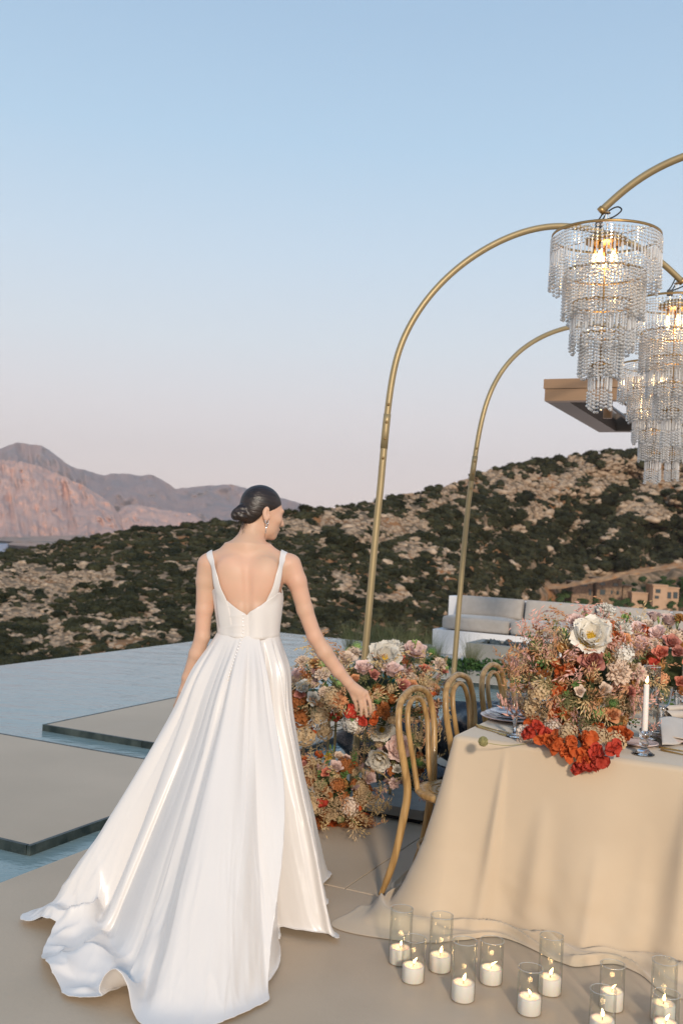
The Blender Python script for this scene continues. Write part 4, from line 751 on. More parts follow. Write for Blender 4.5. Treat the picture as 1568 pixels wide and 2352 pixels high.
# ================================================================== the bride
BY = 4.25
def pp3(x, y, dy=0.0): p = dep(x, y, BY + dy); return np.array(p[:], float)
def smin(a, b, k):
    h = np.clip(0.5 + 0.5 * (b - a) / k, 0, 1); return b + (a - b) * h - k * h * (1 - h)
def rcone(P, a, b, r1, r2):
    a, b = np.asarray(a), np.asarray(b); ba = b - a; L = np.dot(ba, ba); t = np.clip(((P - a) @ ba) / L, 0, 1); q = P - a - t[..., None] * ba
    return np.sqrt((q * q).sum(-1)) - (r1 + (r2 - r1) * t)
def ellip(P, c, R, M=None):
    q = P - np.asarray(c)
    if M is not None: q = q @ M
    R = np.asarray(R); k0 = np.sqrt(((q / R) ** 2).sum(-1)) + 1e-9; k1 = np.sqrt(((q / (R * R)) ** 2).sum(-1)) + 1e-9; return k0 * (k0 - 1) / k1
# torso: elliptical sections, (reference y, centre x, half width px, half depth m, depth offset)
SEC = [(1262, 567, 40, .050, .005), (1276, 568, 72, .066, .0), (1292, 569, 85, .082, .0), (1312, 570, 83, .094, .0), (1350, 570, 77, .102, .0), (1400, 570.5, 71, .098, .0), (1440, 571, 65.5, .090, .0), (1460, 571, 64.5, .088, .0), (1500, 571, 72, .096, .0), (1560, 571, 88, .112, .0), (1630, 571, 92, .118, .0), (1680, 571, 88, .110, 0)]
_sz = np.array([pp3(s[1], s[0])[2] for s in SEC])[::-1]; _sx = np.array([pp3(s[1], s[0])[0] for s in SEC])[::-1]; _sa = np.array([s[2] / F * BY for s in SEC])[::-1]; _sb = np.array([s[3] for s in SEC])[::-1]
def sm_interp(z, xs, ys):
    n = 400; g = np.linspace(xs[0], xs[-1], n); v = np.interp(g, xs, ys); k = np.ones(23) / 23; v = np.convolve(np.pad(v, 11, 'edge'), k, 'valid'); return np.interp(z, g, v)
def sd_trunk(P):
    z = P[..., 2]; a = sm_interp(z, _sz, _sa); b = sm_interp(z, _sz, _sb); cx = sm_interp(z, _sz, _sx); x = (P[..., 0] - cx) / a; y = (P[..., 1] - BY) / b
    k = (np.abs(x) ** 2.3 + np.abs(y) ** 2.3) ** (1 / 2.3); d = (k - 1) * np.minimum(a, b) * .95; return np.maximum(d, np.maximum(z - _sz[-1] - .02, _sz[0] - z))
NK0, NK1 = pp3(566, 1268, .005), pp3(583, 1205, .03)
SHL, SHR = pp3(478, 1297), pp3(667, 1297)
def sd_torso(P):
    d = sd_trunk(P)
    d = smin(d, rcone(P, NK0, NK1, .056, .050), .045)
    d = smin(d, rcone(P, pp3(566, 1258, .0), pp3(492, 1284, .0), .044, .026), .04); d = smin(d, rcone(P, pp3(568, 1258, .0), pp3(650, 1284, .0), .044, .026), .04)
    for sx_ in (528, 612): d = smin(d, ellip(P, pp3(sx_, 1320, -.066), (.046, .024, .066)), .05)      # shoulder blades
    g = rcone(P, pp3(567, 1290, -.112), pp3(571, 1460, -.104), .010, .012); d = -smin(-d, g, .022)    # furrow of the spine
    for sx_ in (552, 590): d = smin(d, rcone(P, pp3(sx_, 1400, -.075), pp3(sx_, 1520, -.080), .018, .022), .03)
    for sx_ in (536, 606): d = smin(d, ellip(P, pp3(sx_, 1378, .078), (.058, .055, .055)), .03)       # chest
    return d
# head
HF = Vector((.88, .44, -.20)).normalized(); HU = (Vector((.10, .06, 1)) - HF * Vector((.10, .06, 1)).dot(HF)).normalized(); HL = HU.cross(HF)
HM = np.array([HF[:], HL[:], HU[:]]).T; HC = pp3(603, 1177, .035); HS = .90
def hp_(f, l, u): return HC + HM @ (np.array([f, l, u]) * HS)
def hell(P, c, R): return ellip(P, hp_(*c), np.array(R) * HS, HM)
def sd_head(P):
    d = hell(P, (-.016, 0, .036), (.098, .076, .088)); d = smin(d, hell(P, (.032, 0, -.028), (.066, .062, .086)), .03)
    d = smin(d, hell(P, (.040, 0, -.074), (.046, .046, .034)), .03); d = smin(d, rcone(P, hp_(.074, -.008, -.098), hp_(.074, .008, -.098), .017, .017), .02)
    d = smin(d, rcone(P, hp_(.094, 0, .008), hp_(.111, 0, -.031), .007, .0115), .012); d = smin(d, hell(P, (.078, 0, .026), (.022, .05, .013)), .018)
    for s in (-1, 1):
        d = smin(d, hell(P, (.062, s * .042, -.018), (.026, .020, .022)), .02); e = hell(P, (.104, s * .033, .004), (.018, .020, .012)); d = -smin(-d, e, .01); d = smin(d, hell(P, (.078, s * .032, .003), (.013, .013, .012)), .003)
        d = smin(d, hell(P, (.100, s * .0105, -.034), (.010, .007, .007)), .006)
        # ear: a tilted shell with a hollow
        E = np.array(Matrix.Rotation(s * R_(24), 3, Vector((0, 0, 1))) @ Matrix.Rotation(R_(-12), 3, Vector((0, 1, 0)))); ear = ellip(P, hp_(-.010, s * .080, -.010), np.array((.020, .0085, .034)) * HS, HM @ E)
        hol = ellip(P, hp_(-.003, s * .089, -.004), np.array((.012, .008, .020)) * HS, HM @ E); ear = -smin(-ear, hol, .004); d = smin(d, ear, .006)
        d = smin(d, ellip(P, hp_(-.004, s * .079, -.040), np.array((.009, .006, .010)) * HS, HM), .006)
    d = smin(d, hell(P, (.094, 0, -.060), (.014, .022, .0065)), .006); d = smin(d, hell(P, (.092, 0, -.073), (.013, .019, .007)), .006)
    return d
# arms: joints in reference pixels with a depth
def limb(P, J):
    d = None
    for (p, r), (q, s) in zip(J[:-1], J[1:]): e = rcone(P, p, q, r, s); d = e if d is None else smin(d, e, .012)
    return d
RA = [(SHR, .046), (pp3(682, 1335, .0), .040), (pp3(700, 1400, .01), .0345), (pp3(722, 1461, .02), .0315), (pp3(745, 1497, .03), .0335), (pp3(776, 1541, .05), .0275), (pp3(798, 1566, .065), .0225)]
LA = [(SHL, .046), (pp3(472, 1335, -.0), .039), (pp3(469, 1400, .005), .0345), (pp3(465, 1462, .01), .0315), (pp3(452, 1502, .02), .0325), (pp3(433, 1556, .04), .0265), (pp3(424, 1586, .05), .0225)]
def hand(P, wr, kn, fingers, thumb):
    d = None
    for k in kn: e = rcone(P, wr, k, .016, .0105); d = e if d is None else smin(d, e, .014)
    d = smin(d, rcone(P, wr + (kn[1] - wr) * .35, wr + (kn[2] - wr) * .75, .017, .014), .015)
    for f in fingers:
        e = None
        for (p, r), (q, s) in zip(f[:-1], f[1:]): g = rcone(P, p, q, r, s); e = g if e is None else np.minimum(e, g)
        d = smin(d, e, .005)
    e = None
    for (p, r), (q, s) in zip(thumb[:-1], thumb[1:]): g = rcone(P, p, q, r, s); e = g if e is None else smin(e, g, .004)
    return smin(d, e, .010)
RW = pp3(799, 1567, .066)
RKN = [pp3(813, 1605, .085), pp3(824.5, 1600, .080), pp3(833, 1595, .082), pp3(840.5, 1591, .092)]
RFI = [[(RKN[0], .0092), (pp3(817.5, 1619, .098), .0085), (pp3(819, 1627, .108), .0075), (pp3(818.5, 1632, .115), .0066)],
       [(RKN[1], .0098), (pp3(828.5, 1623, .090), .0090), (pp3(829.5, 1635, .100), .0080), (pp3(829, 1643, .108), .0068)],
       [(RKN[2], .0100), (pp3(838, 1619, .090), .0092), (pp3(840.5, 1634, .098), .0082), (pp3(841.5, 1645, .106), .0069)],
       [(RKN[3], .0098), (pp3(849, 1613, .098), .0090), (pp3(851, 1627, .106), .0080), (pp3(850, 1637, .115), .0068)]]
RTH = [(pp3(808, 1577, .085), .0135), (pp3(824, 1588, .115), .0115), (pp3(838, 1604, .130), .0098), (pp3(843, 1618, .134), .0075)]
LW = pp3(423, 1588, .05)
LKN = [pp3(419, 1627, .055), pp3(413, 1627, .062), pp3(408, 1625, .072), pp3(404, 1621, .084)]
LFI = [[(k, .0095), (k + pp3(a, b, c) - pp3(410, 1625, .06), .0085), (k + pp3(a + 1, b + 12, c + .02) - pp3(410, 1625, .06), .007)] for k, (a, b, c) in zip(LKN, [(410, 1642, .062), (409, 1644, .064), (409, 1644, .066), (409, 1641, .068)])]
LTH = [(pp3(420, 1600, .075), .0135), (pp3(412, 1616, .10), .0115), (pp3(410, 1634, .115), .0085)]
PX, HZ = pp3(571, 1650)[0], None
LEG = lambda s: [(np.array([PX + s * .075, BY, .86]), .085), (np.array([PX + s * .07, BY + .01, .48]), .052), (np.array([PX + s * .065, BY - .02, .30]), .048), (np.array([PX + s * .06, BY - .01, .11]), .030), (np.array([PX + s * .06, BY + .10, .045]), .028), (np.array([PX + s * .06, BY + .17, .035]), .022)]
def surface_nets(Fv, org, h):
    s = Fv < 0; nx, ny, nz = Fv.shape; c = np.zeros((nx - 1, ny - 1, nz - 1), np.uint8)
    for i in (0, 1):
        for j in (0, 1):
            for k in (0, 1): c += s[i:nx - 1 + i, j:ny - 1 + j, k:nz - 1 + k]
    I, J, K = np.where((c > 0) & (c < 8)); del c
    idx = -np.ones((nx - 1, ny - 1, nz - 1), np.int32); idx[I, J, K] = np.arange(len(I)); acc = np.zeros((len(I), 3)); cnt = np.zeros(len(I))
    cor = [(i, j, k) for i in (0, 1) for j in (0, 1) for k in (0, 1)]; val = {q: Fv[I + q[0], J + q[1], K + q[2]] for q in cor}
    for a in cor:
        for ax in range(3):
            if a[ax] == 0:
                b = list(a); b[ax] = 1; b = tuple(b); va, vb = val[a], val[b]; m = (va < 0) != (vb < 0); t = np.where(m, va / np.where(m, va - vb, 1), 0)
                for q in range(3): acc[:, q] += np.where(m, a[q] + (t if q == ax else 0), 0)
                cnt += m
    V_ = (np.stack([I, J, K], 1) + acc / cnt[:, None]) * h + org; Fs = []
    for ax in range(3):
        sl0 = [slice(1, -1)] * 3; sl0[ax] = slice(0, -1); sl1 = [slice(1, -1)] * 3; sl1[ax] = slice(1, None); A, B = s[tuple(sl0)], s[tuple(sl1)]
        X = np.array(np.where(A != B)).T; off = np.ones(3, int); off[ax] = 0; X = X + off; o1, o2 = [(1, 2), (2, 0), (0, 1)][ax]; d1 = np.zeros(3, int); d1[o1] = 1; d2 = np.zeros(3, int); d2[o2] = 1
        q = np.stack([idx[tuple((X - d1 - d2).T)], idx[tuple((X - d2).T)], idx[tuple(X.T)], idx[tuple((X - d1).T)]], 1); fl = s[tuple(X.T)]
        q = np.where(fl[:, None], q, q[:, ::-1]); Fs.append(q[(q >= 0).all(1)])
    return V_, np.concatenate(Fs)
def grid_field(lo, hi, h, prims):
    lo, hi = np.array(lo), np.array(hi); n = np.ceil((hi - lo) / h).astype(int) + 1; Fv = np.full(n, .06, np.float32)
    for fn, bl, bh, k in prims:
        a = np.clip(np.floor((np.array(bl) - lo) / h).astype(int), 0, n - 1); b = np.clip(np.ceil((np.array(bh) - lo) / h).astype(int) + 1, 1, n)
        ax = [lo[i] + h * np.arange(a[i], b[i]) for i in range(3)]; P = np.stack(np.meshgrid(*ax, indexing='ij'), -1); d = np.minimum(fn(P), .06).astype(np.float32)
        sl = tuple(slice(a[i], b[i]) for i in range(3)); Fv[sl] = smin(Fv[sl], d, k) if k else np.minimum(Fv[sl], d)
    return surface_nets(Fv, lo, h)
def bb(J, m=.07): P = np.array([j[0] for j in J]); r = max(j[1] for j in J) + m; return P.min(0) - r, P.max(0) + r
tz0, tz1 = _sz[0] - .02, NK1[2] + .03
prims = [(sd_torso, (PX - .30, BY - .2, tz0), (PX + .30, BY + .2, tz1), 0), (sd_head, HC - .2, HC + .2, .02),
         (lambda P: limb(P, RA), *bb(RA), .03), (lambda P: limb(P, LA), *bb(LA), .03)]
def _hb(w, kn, fi, th): Q = [(w, .02)] + [(k, .01) for k in kn] + [j for f in fi for j in f] + th; return bb(Q, .03)
prims += [(lambda P: hand(P, RW, RKN, RFI, RTH), *_hb(RW, RKN, RFI, RTH), .010), (lambda P: hand(P, LW, LKN, LFI, LTH), *_hb(LW, LKN, LFI, LTH), .010)]
prims += [(lambda P, s=s: limb(P, LEG(s)), *bb(LEG(s)), .02) for s in (-1, 1)]
bv, bf = grid_field((PX - .36, BY - .22, -.01), (PX + .62, BY + .36, pp3(600, 1105)[2] + .02), .0040, prims)
m_skin = mat('skin', (.57, .365, .25), .48, sss=.12, col2=(.64, .375, .26), scale=7, detail=7, spec=.35, bump=.04, bscale=180)
person = empty('person', (PX, BY, 0)); tag(person, 'bride seen from behind in a white satin gown, reaching towards the flowers', 'person')
def unw(o): o.parent = person; o.matrix_parent_inverse = Matrix.Translation(person.location).inverted(); return o
bm_ = npmesh('body', bv, bf, m_skin, True); body = unw(link('body', bm_)); sm = body.modifiers.new('smooth', 'SMOOTH'); sm.factor = .5; sm.iterations = 3
# ---- hair
m_hair = mat('dark_brown_hair', (.010, .006, .004), .40, col2=(.026, .015, .010), scale=30, detail=4, stretch=(1, 1, 1), spec=.6, bump=.35, bscale=60)
def _hairmap():
    t = m_hair.node_tree; mp = [n for n in t.nodes if n.type == 'MAPPING'][0]; mp.vector_type = 'TEXTURE'
    e = Matrix((HF, HL, HU)).transposed().to_euler(); mp.inputs['Rotation'].default_value = e; mp.inputs['Scale'].default_value = (5.0, .7, .7)
_hairmap()
BUN = pp3(557, 1179, -.02)
def sd_hair(P):
    L = ((P - HC) @ HM) / HS; f, l, u = L[..., 0], L[..., 1], L[..., 2]
    d = hell(P, (-.018, 0, .036), (.1015, .0795, .0915)); d = smin(d, hell(P, (-.055, 0, -.02), (.055, .062, .06)), .03)
    part = .0016 * np.sin(np.arctan2(u - .0, l) * 46) ; d = d + part * .22
    # hairline: forehead slopes back, temple, over the ear, down to the nape
    ff = np.interp(u, [-.11, -.075, -.055, -.03, -.012, .015, .035, .06, .085, .11, .14], [-.085, -.062, -.045, -.030, -.022, .022, .060, .080, .088, .084, .07])
    line = (f - ff) * .75; d = -smin(-d, -line, .006) if False else np.maximum(d, line * HS)
    d = np.maximum(d, (-.078 - u) * HS)
    q = P - BUN; b = ellip(P, BUN, (.034, .036, .037)); a = np.arctan2(q @ HM[:, 2], q @ HM[:, 1]); rr = np.sqrt((q * q).sum(-1)); b = b + .0035 * np.sin(a * 3 + rr * 160) + .0015 * np.sin(a * 9 - rr * 300)
    knot = ellip(P, pp3(542, 1182, -.03), (.020, .022, .026)); knot = knot + .002 * np.sin(a * 7)
    d = smin(d, b, .008); return smin(d, knot, .008)
hv_, hf_ = grid_field(HC - .22, HC + .16, .0030, [(sd_hair, HC - .22, HC + .16, 0)])
hair = unw(link('hair', npmesh('hair', hv_, hf_, m_hair, True))); sm = hair.modifiers.new('smooth', 'SMOOTH'); sm.factor = .5; sm.iterations = 1
wb = MB()
for i in range(46):
    a = rnd.uniform(-1, 1); s0 = hp_(-.075 - .03 * rnd.random(), a * .05, -.055 - .02 * rnd.random()); ln = rnd.uniform(.02, .06); e0 = s0 + HM @ np.array([-.004 + rnd.uniform(-.012, .02), a * .012, -ln]); mid = (s0 + e0) / 2 + HM @ np.array([-.012 * rnd.random(), rnd.uniform(-.01, .01), 0]); wb.tube([s0, mid, e0], [.0006, .0005, .0003], 4)
unw(wb.build('nape_hair', m_hair))
lb_ = MB()
for i in range(9):
    l0 = -.022 - .0028 * i; s0 = hp_(.0905, l0, .003); lb_.tube([s0, hp_(.104, l0 * 1.12, .001), hp_(.110, l0 * 1.2, .006)], [.0009, .0007, .0003], 4)
for i in range(10):
    l0 = -.018 - .004 * i; lb_.tube([hp_(.099 - .0009 * i * i * .14, l0, .026 + .001 * math.sin(i)), hp_(.0965 - .0009 * i * i * .14, l0 - .004, .029)], [.0016, .0008], 4)
unw(lb_.build('eyelashes_and_brow', m_hair))
m_silver = mat('polished_silver', (.75, .74, .72), .15, metal=.95)
ear0 = hp_(-.002, -.087, -.046); eb = MB(); ev = Vector(ear0); w_ = Vector(HM[:, 0])
eb.tube(spline([ev + w_ * .006 + Vector((0, 0, .006)), ev + w_ * .007 - Vector((0, 0, .004)), ev - Vector((0, 0, .010)), ev - w_ * .007 - Vector((0, 0, .004)), ev - w_ * .006 + Vector((0, 0, .006))], 5), .0019, 7); unw(eb.build('earring', m_silver))
unw(MB().tube([ev - Vector((0, 0, .010)), ev + Vector((-.002, 0, -.030)), ev + Vector((-.004, 0, -.052))], [.0012, .0016, .0024], 7).build('earring_drop', m_silver))
# ---- gown
m_satin = mat('ivory_satin', (.71, .665, .625), .28, col2=(.69, .645, .605), scale=4, spec=.5, sheen=.1, aniso=.3, bump=.10, bscale=10, stretch=(1, 1, .35))
m_lining = mat('gown_lining', (.70, .62, .52), .7)
def grad_project(Pq, off, it=8):
    P = np.array(Pq, float)
    for _ in range(it):
        d = sd_torso(P); e = 1e-3; g = np.stack([sd_torso(P + np.array(v)) - sd_torso(P - np.array(v)) for v in ((e, 0, 0), (0, e, 0), (0, 0, e))], -1) / (2 * e); g /= np.linalg.norm(g, axis=-1, keepdims=True) + 1e-9; P = P - g * (d - off)[..., None] * .9
    return P
gown = unw(empty('gown')); gown.matrix_parent_inverse = Matrix.Identity(4); gown.location = (0, 0, 0)
def gpart(me, name): o = link(name, me, gown); o.matrix_parent_inverse = Matrix.Translation(person.location).inverted(); return o
wz = pp3(571, 1458)[2]
def ringpt(phi, z, a, b, cx): return np.array([cx - np.sin(phi) * a, BY - np.cos(phi) * b, z])
# lower bodice: phi = 0 at the middle of the back, + towards the left arm
nph, nrow = 160, 40; PH = np.linspace(-math.pi, math.pi, nph, endpoint=False); Q = np.zeros((nrow, nph, 3))
for j, ph in enumerate(PH):
    ap = abs(ph); topy = np.interp(ap, [0, .13, .44, .66, .89, 1.0, 1.19, 1.32, 1.5, 1.6, 1.78], [1409, 1402, 1386, 1370, 1352, 1352, 1357, 1361, 1367, 1372, 1376]) if ap < 1.78 else np.interp(ap, [1.78, 2.1, 2.4, 3.15], [1374, 1345, 1335, 1345]); boty = 1460 + 3 * math.cos(ph)
    zt, zb = pp3(571, topy)[2], pp3(571, boty)[2]
    for i in range(nrow):
        z = zb + (zt - zb) * i / (nrow - 1); a = sm_interp(z, _sz, _sa); b = sm_interp(z, _sz, _sb); cx = sm_interp(z, _sz, _sx); Q[i, j] = ringpt(ph, z, a, b, cx)
Q = grad_project(Q, .0065)
for _i, _k in ((0, .0055), (1, .003), (2, .001)):
    _d = Q[_i] - np.array([PX, BY, 0]); _d[:, 2] = 0; Q[_i] -= _d / np.linalg.norm(_d, axis=1)[:, None] * _k
cre = (fbm(PH * 6, PH * 0, 0, 3, 3) - .5)[None, :, None] * .0; 
for i in range(nrow):                     # small pulls in the cloth beside the buttons
    z = Q[i, :, 2]; dd = .0014 * np.exp(-((PH - .45) / .35) ** 2) * np.maximum(0, np.sin((z - wz) * 150 + PH * 4)) ** 3; Q[i, :, 1] -= dd
bod = gpart(gridmesh('bodice', Q, m_satin, wrap=True), 'bodice')
so_ = bod.modifiers.new('t', 'SOLIDIFY'); so_.thickness = .003; so_.offset = -1
def strap(side):
    n = 40; m = 9; G = np.zeros((n, m, 3)); cx0 = 567
    # inner and outer outline, back up to the shoulder and over to the front (reference pixels, depth)
    inn = [(30, 1460, -.09), (34, 1425, -.095), (44, 1385, -.10), (58.5, 1351, -.10), (66, 1322, -.095), (71.5, 1300, -.08), (74, 1282, -.05), (74.5, 1272.5, .0), (76.5, 1280, .045), (72, 1300, .08), (64, 1330, .10), (56, 1352, .11)]
    out = [(60, 1460, -.05), (66, 1425, -.055), (73, 1385, -.065), (78, 1351, -.080), (84.5, 1322, -.085), (89, 1300, -.072), (91, 1283, -.045), (91.5, 1274.5, .0), (90, 1281, .045), (87, 1300, .075), (83, 1330, .09), (80, 1355, .095)]
    k = 1 if side > 0 else -1
    A = spline([pp3(cx0 + k * x, y, d) for x, y, d in inn], 5); B = spline([pp3(cx0 + k * x, y, d) for x, y, d in out], 5); n = len(A); G = np.zeros((n, m, 3))
    for i in range(n):
        for j in range(m): t = j / (m - 1); G[i, j] = np.array(A[i]) * (1 - t) + np.array(B[i]) * t
    G = grad_project(G, .0080)
    for _i, _k in ((0, .0075), (1, .005), (2, .0025), (3, .001)):
        _d = G[_i] - np.array([PX, BY, 0]); _d[:, 2] = 0; G[_i] -= _d / np.linalg.norm(_d, axis=1)[:, None] * _k
    o = gpart(gridmesh('strap', G, m_satin), 'strap'); s = o.modifiers.new('t', 'SOLIDIFY'); s.thickness = .002; s.offset = -1
strap(1); strap(-1)
# skirt
def skirt():
    nθ, nt = 900, 210; ph = np.linspace(-math.pi, math.pi, nθ, endpoint=False); deg = np.degrees(ph)
    kn = [(-180, .60), (-160, .64), (-148, .66), (-130, .47), (-110, .39), (-90, .34), (-70, .40), (-54, .505), (-44, .42), (-37, .37), (-31.5, .35), (-28.5, .93), (-22, .945), (-15, .96), (-5, 1.02), (4, 1.05), (9, 1.08), (14, 1.04), (22, 1.0), (30, .95), (42, .87), (55, .81), (64, .815), (72, .815), (80, .75), (100, .66), (123, .63), (150, .60), (180, .60)]
    kd, kr = zip(*kn)
    knee_f = np.interp(deg, [-180, -120, -60, -34, -28, -10, 10, 25, 45, 65, 85, 120, 180], [.94, .94, .92, .90, .93, .93, .90, .66, .62, .78, .88, .92, .94])
    # overlapping pleats: (angle, half width, strength, lift)
    PL_ = [(-30, 4.2, 1.75, .026), (20, 3.2, 1.55, .020), (-52, 3.0, 1.3, .012), (-74, 3.5, 1.35, .012), (47, 4.5, .85, .008), (-9, 2.2, 1.05, .006)]
    P = np.zeros((nt, nθ, 3)); T = np.linspace(0, 1, nt); cx0 = pp3(571, 1458)[0]; w0 = wz + .006
    rho = np.interp(deg, kd, kr); rk = np.convolve(np.pad(rho, 4, 'wrap'), np.ones(9) / 9, 'valid')
    a0 = sm_interp(wz, _sz, _sa) + .0058; b0 = sm_interp(wz, _sz, _sb) + .0058
    ss = lambda x, a, b: np.clip((x - a) / (b - a), 0, 1) ** 2 * (3 - 2 * np.clip((x - a) / (b - a), 0, 1))
    for i, t in enumerate(T):
        dth = np.zeros(nθ); lift = np.zeros(nθ); amp = float(ss(t, .01, .45))
        for c, w, k, l in PL_:
            x = ((deg - c + 180) % 360 - 180); g = np.exp(-(x / w) ** 2); dth -= k * x * g * amp
            lift -= l * np.tanh(x / w * 1.6) * np.exp(-(x / (w * 2.2)) ** 2) * amp * (1 if c < 0 else -1)
        d2_ = deg + dth; d2_ = np.where((d2_ < 0) & (deg > -42), d2_ * (1 - .54 * float(ss(t, .15, 1.0)) * np.clip((rk - .37) / .45, 0, 1)), d2_); p2 = np.radians(d2_); pw = p2 + .10 * np.sin(2.3 * p2 + 1) + .22 * (fbm(p2 * 2.2, p2 * 0, 0, 2, 3) - .5)
        rw = a0 * b0 / np.sqrt((b0 * np.sin(p2)) ** 2 + (a0 * np.cos(p2)) ** 2)
        zl = w0 * (1 - t / knee_f); zz = .5 * (zl + np.sqrt(zl * zl + .0022)) * (1 - .0 * t); zz = np.where(t < .3, zl + (zz - zl) * t / .3, zz) + .006
        r = rw + (rk - rw) * t + .020 * math.exp(-((t - .12) / .09) ** 2)
        damp = np.interp(deg, [-40, -26, 14, 24], [1.0, .72, .72, 1.0])
        up_ = ss(t, .0, .14) * (1 - .72 * ss(t, .30, .85))
        r = r + (np.abs(np.sin(pw * 8.5 + .4)) ** .9 - .6) * .020 * up_ * (1 - .6 * float(ss(t, .25, .6))) + .004 * np.sin(pw * 29 + 1.0) * up_ * (1 - ss(t, .2, .6))
        r = r + (np.abs(np.sin(pw * 5.5 + .9 + .3 * t)) - .6) * .105 * ss(t, .06, .75) * damp + .007 * np.sin(pw * 15 + 2.0 + 1.5 * t) * ss(t, .2, .7) + lift
        x_, y_ = cx0 - np.sin(p2) * r, BY - np.cos(p2) * r
        wr = fbm(pw * 13, p2 * 0 + t * 5 + pw, 0, 3, 12) - .5; r = r + .012 * wr * ss(t, .35, .7) + .005 * (1 - np.abs(fbm(pw * 21 + t * 3, p2 * 0 + t * 4, 6, 2, 41) - .5) * 2) ** 4 * ss(t, .4, .7)
        tr = np.interp(deg, [-75, -60, -33, -27, 13, 19, 58, 75, 100], [.15, .3, .25, .05, .10, 1.0, 1.0, .5, .15]) * float(ss(t, .58, .80))
        n1 = fbm(x_ * 3.8 + 3, y_ * 3.8, 1, 2, 21); n2 = fbm(x_ * 9 + 1, y_ * 9 + 5, 4, 2, 27)
        zz = zz + tr * (.095 * (1 - np.abs(n1 - .5) * 2) ** 3 + .022 * (1 - np.abs(n2 - .5) * 2) ** 3) * (1 - .55 * float(ss(t, .9, 1.0)))
        r = r + tr * .04 * (n2 - .5)
        hem = math.exp(-((t - 1) / .07) ** 2)
        for c, w, h in ((16, 2.4, .10), (-47, 8, .022), (38, 5, .028), (60, 6, .02), (-70, 5, .02)): zz = zz + hem * h * np.exp(-((deg - c) / w) ** 2)
        zz = np.maximum(zz, .004)
        P[i, :, 0] = cx0 - np.sin(p2) * r; P[i, :, 1] = BY - np.cos(p2) * r; P[i, :, 2] = zz
    me = gridmesh('skirt', P, m_satin, wrap=True); o = gpart(me, 'skirt'); s = o.modifiers.new('t', 'SOLIDIFY'); s.thickness = .0016; s.offset = -1; return o, P
skirt_o, SKP = skirt()
# pearl buttons down the middle back, set on the cloth
from mathutils.bvhtree import BVHTree
def bvh_of(P, wrap=True):
    n, m = P.shape[:2]; I = np.arange(n * m).reshape(n, m); J = np.concatenate([I, I[:, :1]], 1); f = np.stack([J[:-1, :-1], J[:-1, 1:], J[1:, 1:], J[1:, :-1]], -1).reshape(-1, 4); return BVHTree.FromPolygons([tuple(q) for q in P.reshape(-1, 3)], [tuple(int(x) for x in q) for q in f])
t1, t2 = bvh_of(Q), bvh_of(SKP); m_pearl = mat('pearl', (.82, .78, .74), .2, coat=.5); pm = MB(); pm.lathe([(0, -.0042), (.003, -.003), (.0042, 0), (.003, .003), (0, .0042)], 10); pmesh = pm.mesh('button', m_pearl)
for i in range(21):
    px, py = (558.5, 1413 + i * 8.2) if i < 6 else (558.5 - (i - 5) * 2.35, 1462 + (i - 6) * 7.0)
    o0 = Vector((0, 0, H)); d = ray(px, py).normalized(); h1 = t1.ray_cast(o0, d); h2 = t2.ray_cast(o0, d); hs = [h for h in (h1, h2) if h[0] is not None]
    if not hs: continue
    h = min(hs, key=lambda q: q[3]); o = link('button', pmesh, gown); o.matrix_parent_inverse = Matrix.Translation(person.location).inverted(); o.location = h[0] - d * .003
# ================================================================== flowers
def pmat(n, c, c2=None, tr=.22, rough=.65): return mat(n, c, rough, col2=c2 or tuple(min(1, k * 1.12) for k in c), scale=18, detail=2, spec=.25, translucent=tr, rand=.12)
PM = {k: pmat('petal_' + k, c) for k, c in dict(white=(.80, .745, .65), blush=(.76, .56, .50), dusty=(.56, .235, .18), coral=(.66, .23, .15), peach=(.76, .37, .18), cream=(.76, .60, .47), orange=(.55, .115, .03), red=(.50, .06, .035), rust=(.33, .115, .035), amber=(.45, .22, .07), tan=(.56, .40, .23), straw=(.68, .49, .24), oatpink=(.76, .43, .34), oatrust=(.58, .30, .15), green=(.13, .22, .06), lime=(.32, .44, .14), olive=(.24, .23, .10), dark=(.06, .075, .03), mauve=(.48, .31, .29), yellow=(.66, .42, .05), teal=(.06, .12, .075)).items()}
m_stem = mat('flower_stem', (.05, .095, .03), .6, col2=(.09, .13, .04), scale=10)
def petal(b, az, tilt, L, Wd, cup, curl, r0=.05, z0=0.0, ruf=0.0, n=5, m=6, seed=0, tip=.5, frill=0):
    rr = np.random.RandomState(seed); vs = []; ph = rr.uniform(0, 6.28); ca, sa = math.cos(az), math.sin(az); r, z = r0, z0
    for i in range(m):
        t = i / (m - 1); th = tilt + curl * t
        if i: r += math.sin(th) * L / (m - 1); z += math.cos(th) * L / (m - 1)
        wd = Wd * math.sin(math.pi * min(1, (t * .86 + .10)) ** tip) ** .6
        wd = max(wd, Wd * .12)
        for j in range(n):
            s = j / (n - 1) * 2 - 1; a = cup * s; lat = math.sin(a) / max(cup, 1e-3) * wd; inn = (1 - math.cos(a)) / max(cup, 1e-3) * wd
            rz = ruf * L * math.sin(s * 5 + ph + 3 * t) * t * t; zz = 0
            if frill and i == m - 1: zz = frill * L * (1 if (j % 2) else -1)
            # inward is -radial*cos(th) + up*sin(th)
            pr_ = r - inn * math.cos(th) + rz * math.cos(th) + zz * math.sin(th); pz = z + inn * math.sin(th) - rz * math.sin(th) + zz * math.cos(th)
            vs.append((pr_ * ca - lat * sa, pr_ * sa + lat * ca, pz))
    b.add(vs, [(i * n + j, i * n + j + 1, (i + 1) * n + j + 1, (i + 1) * n + j) for i in range(m - 1) for j in range(n - 1)])
GAz = 2.39996
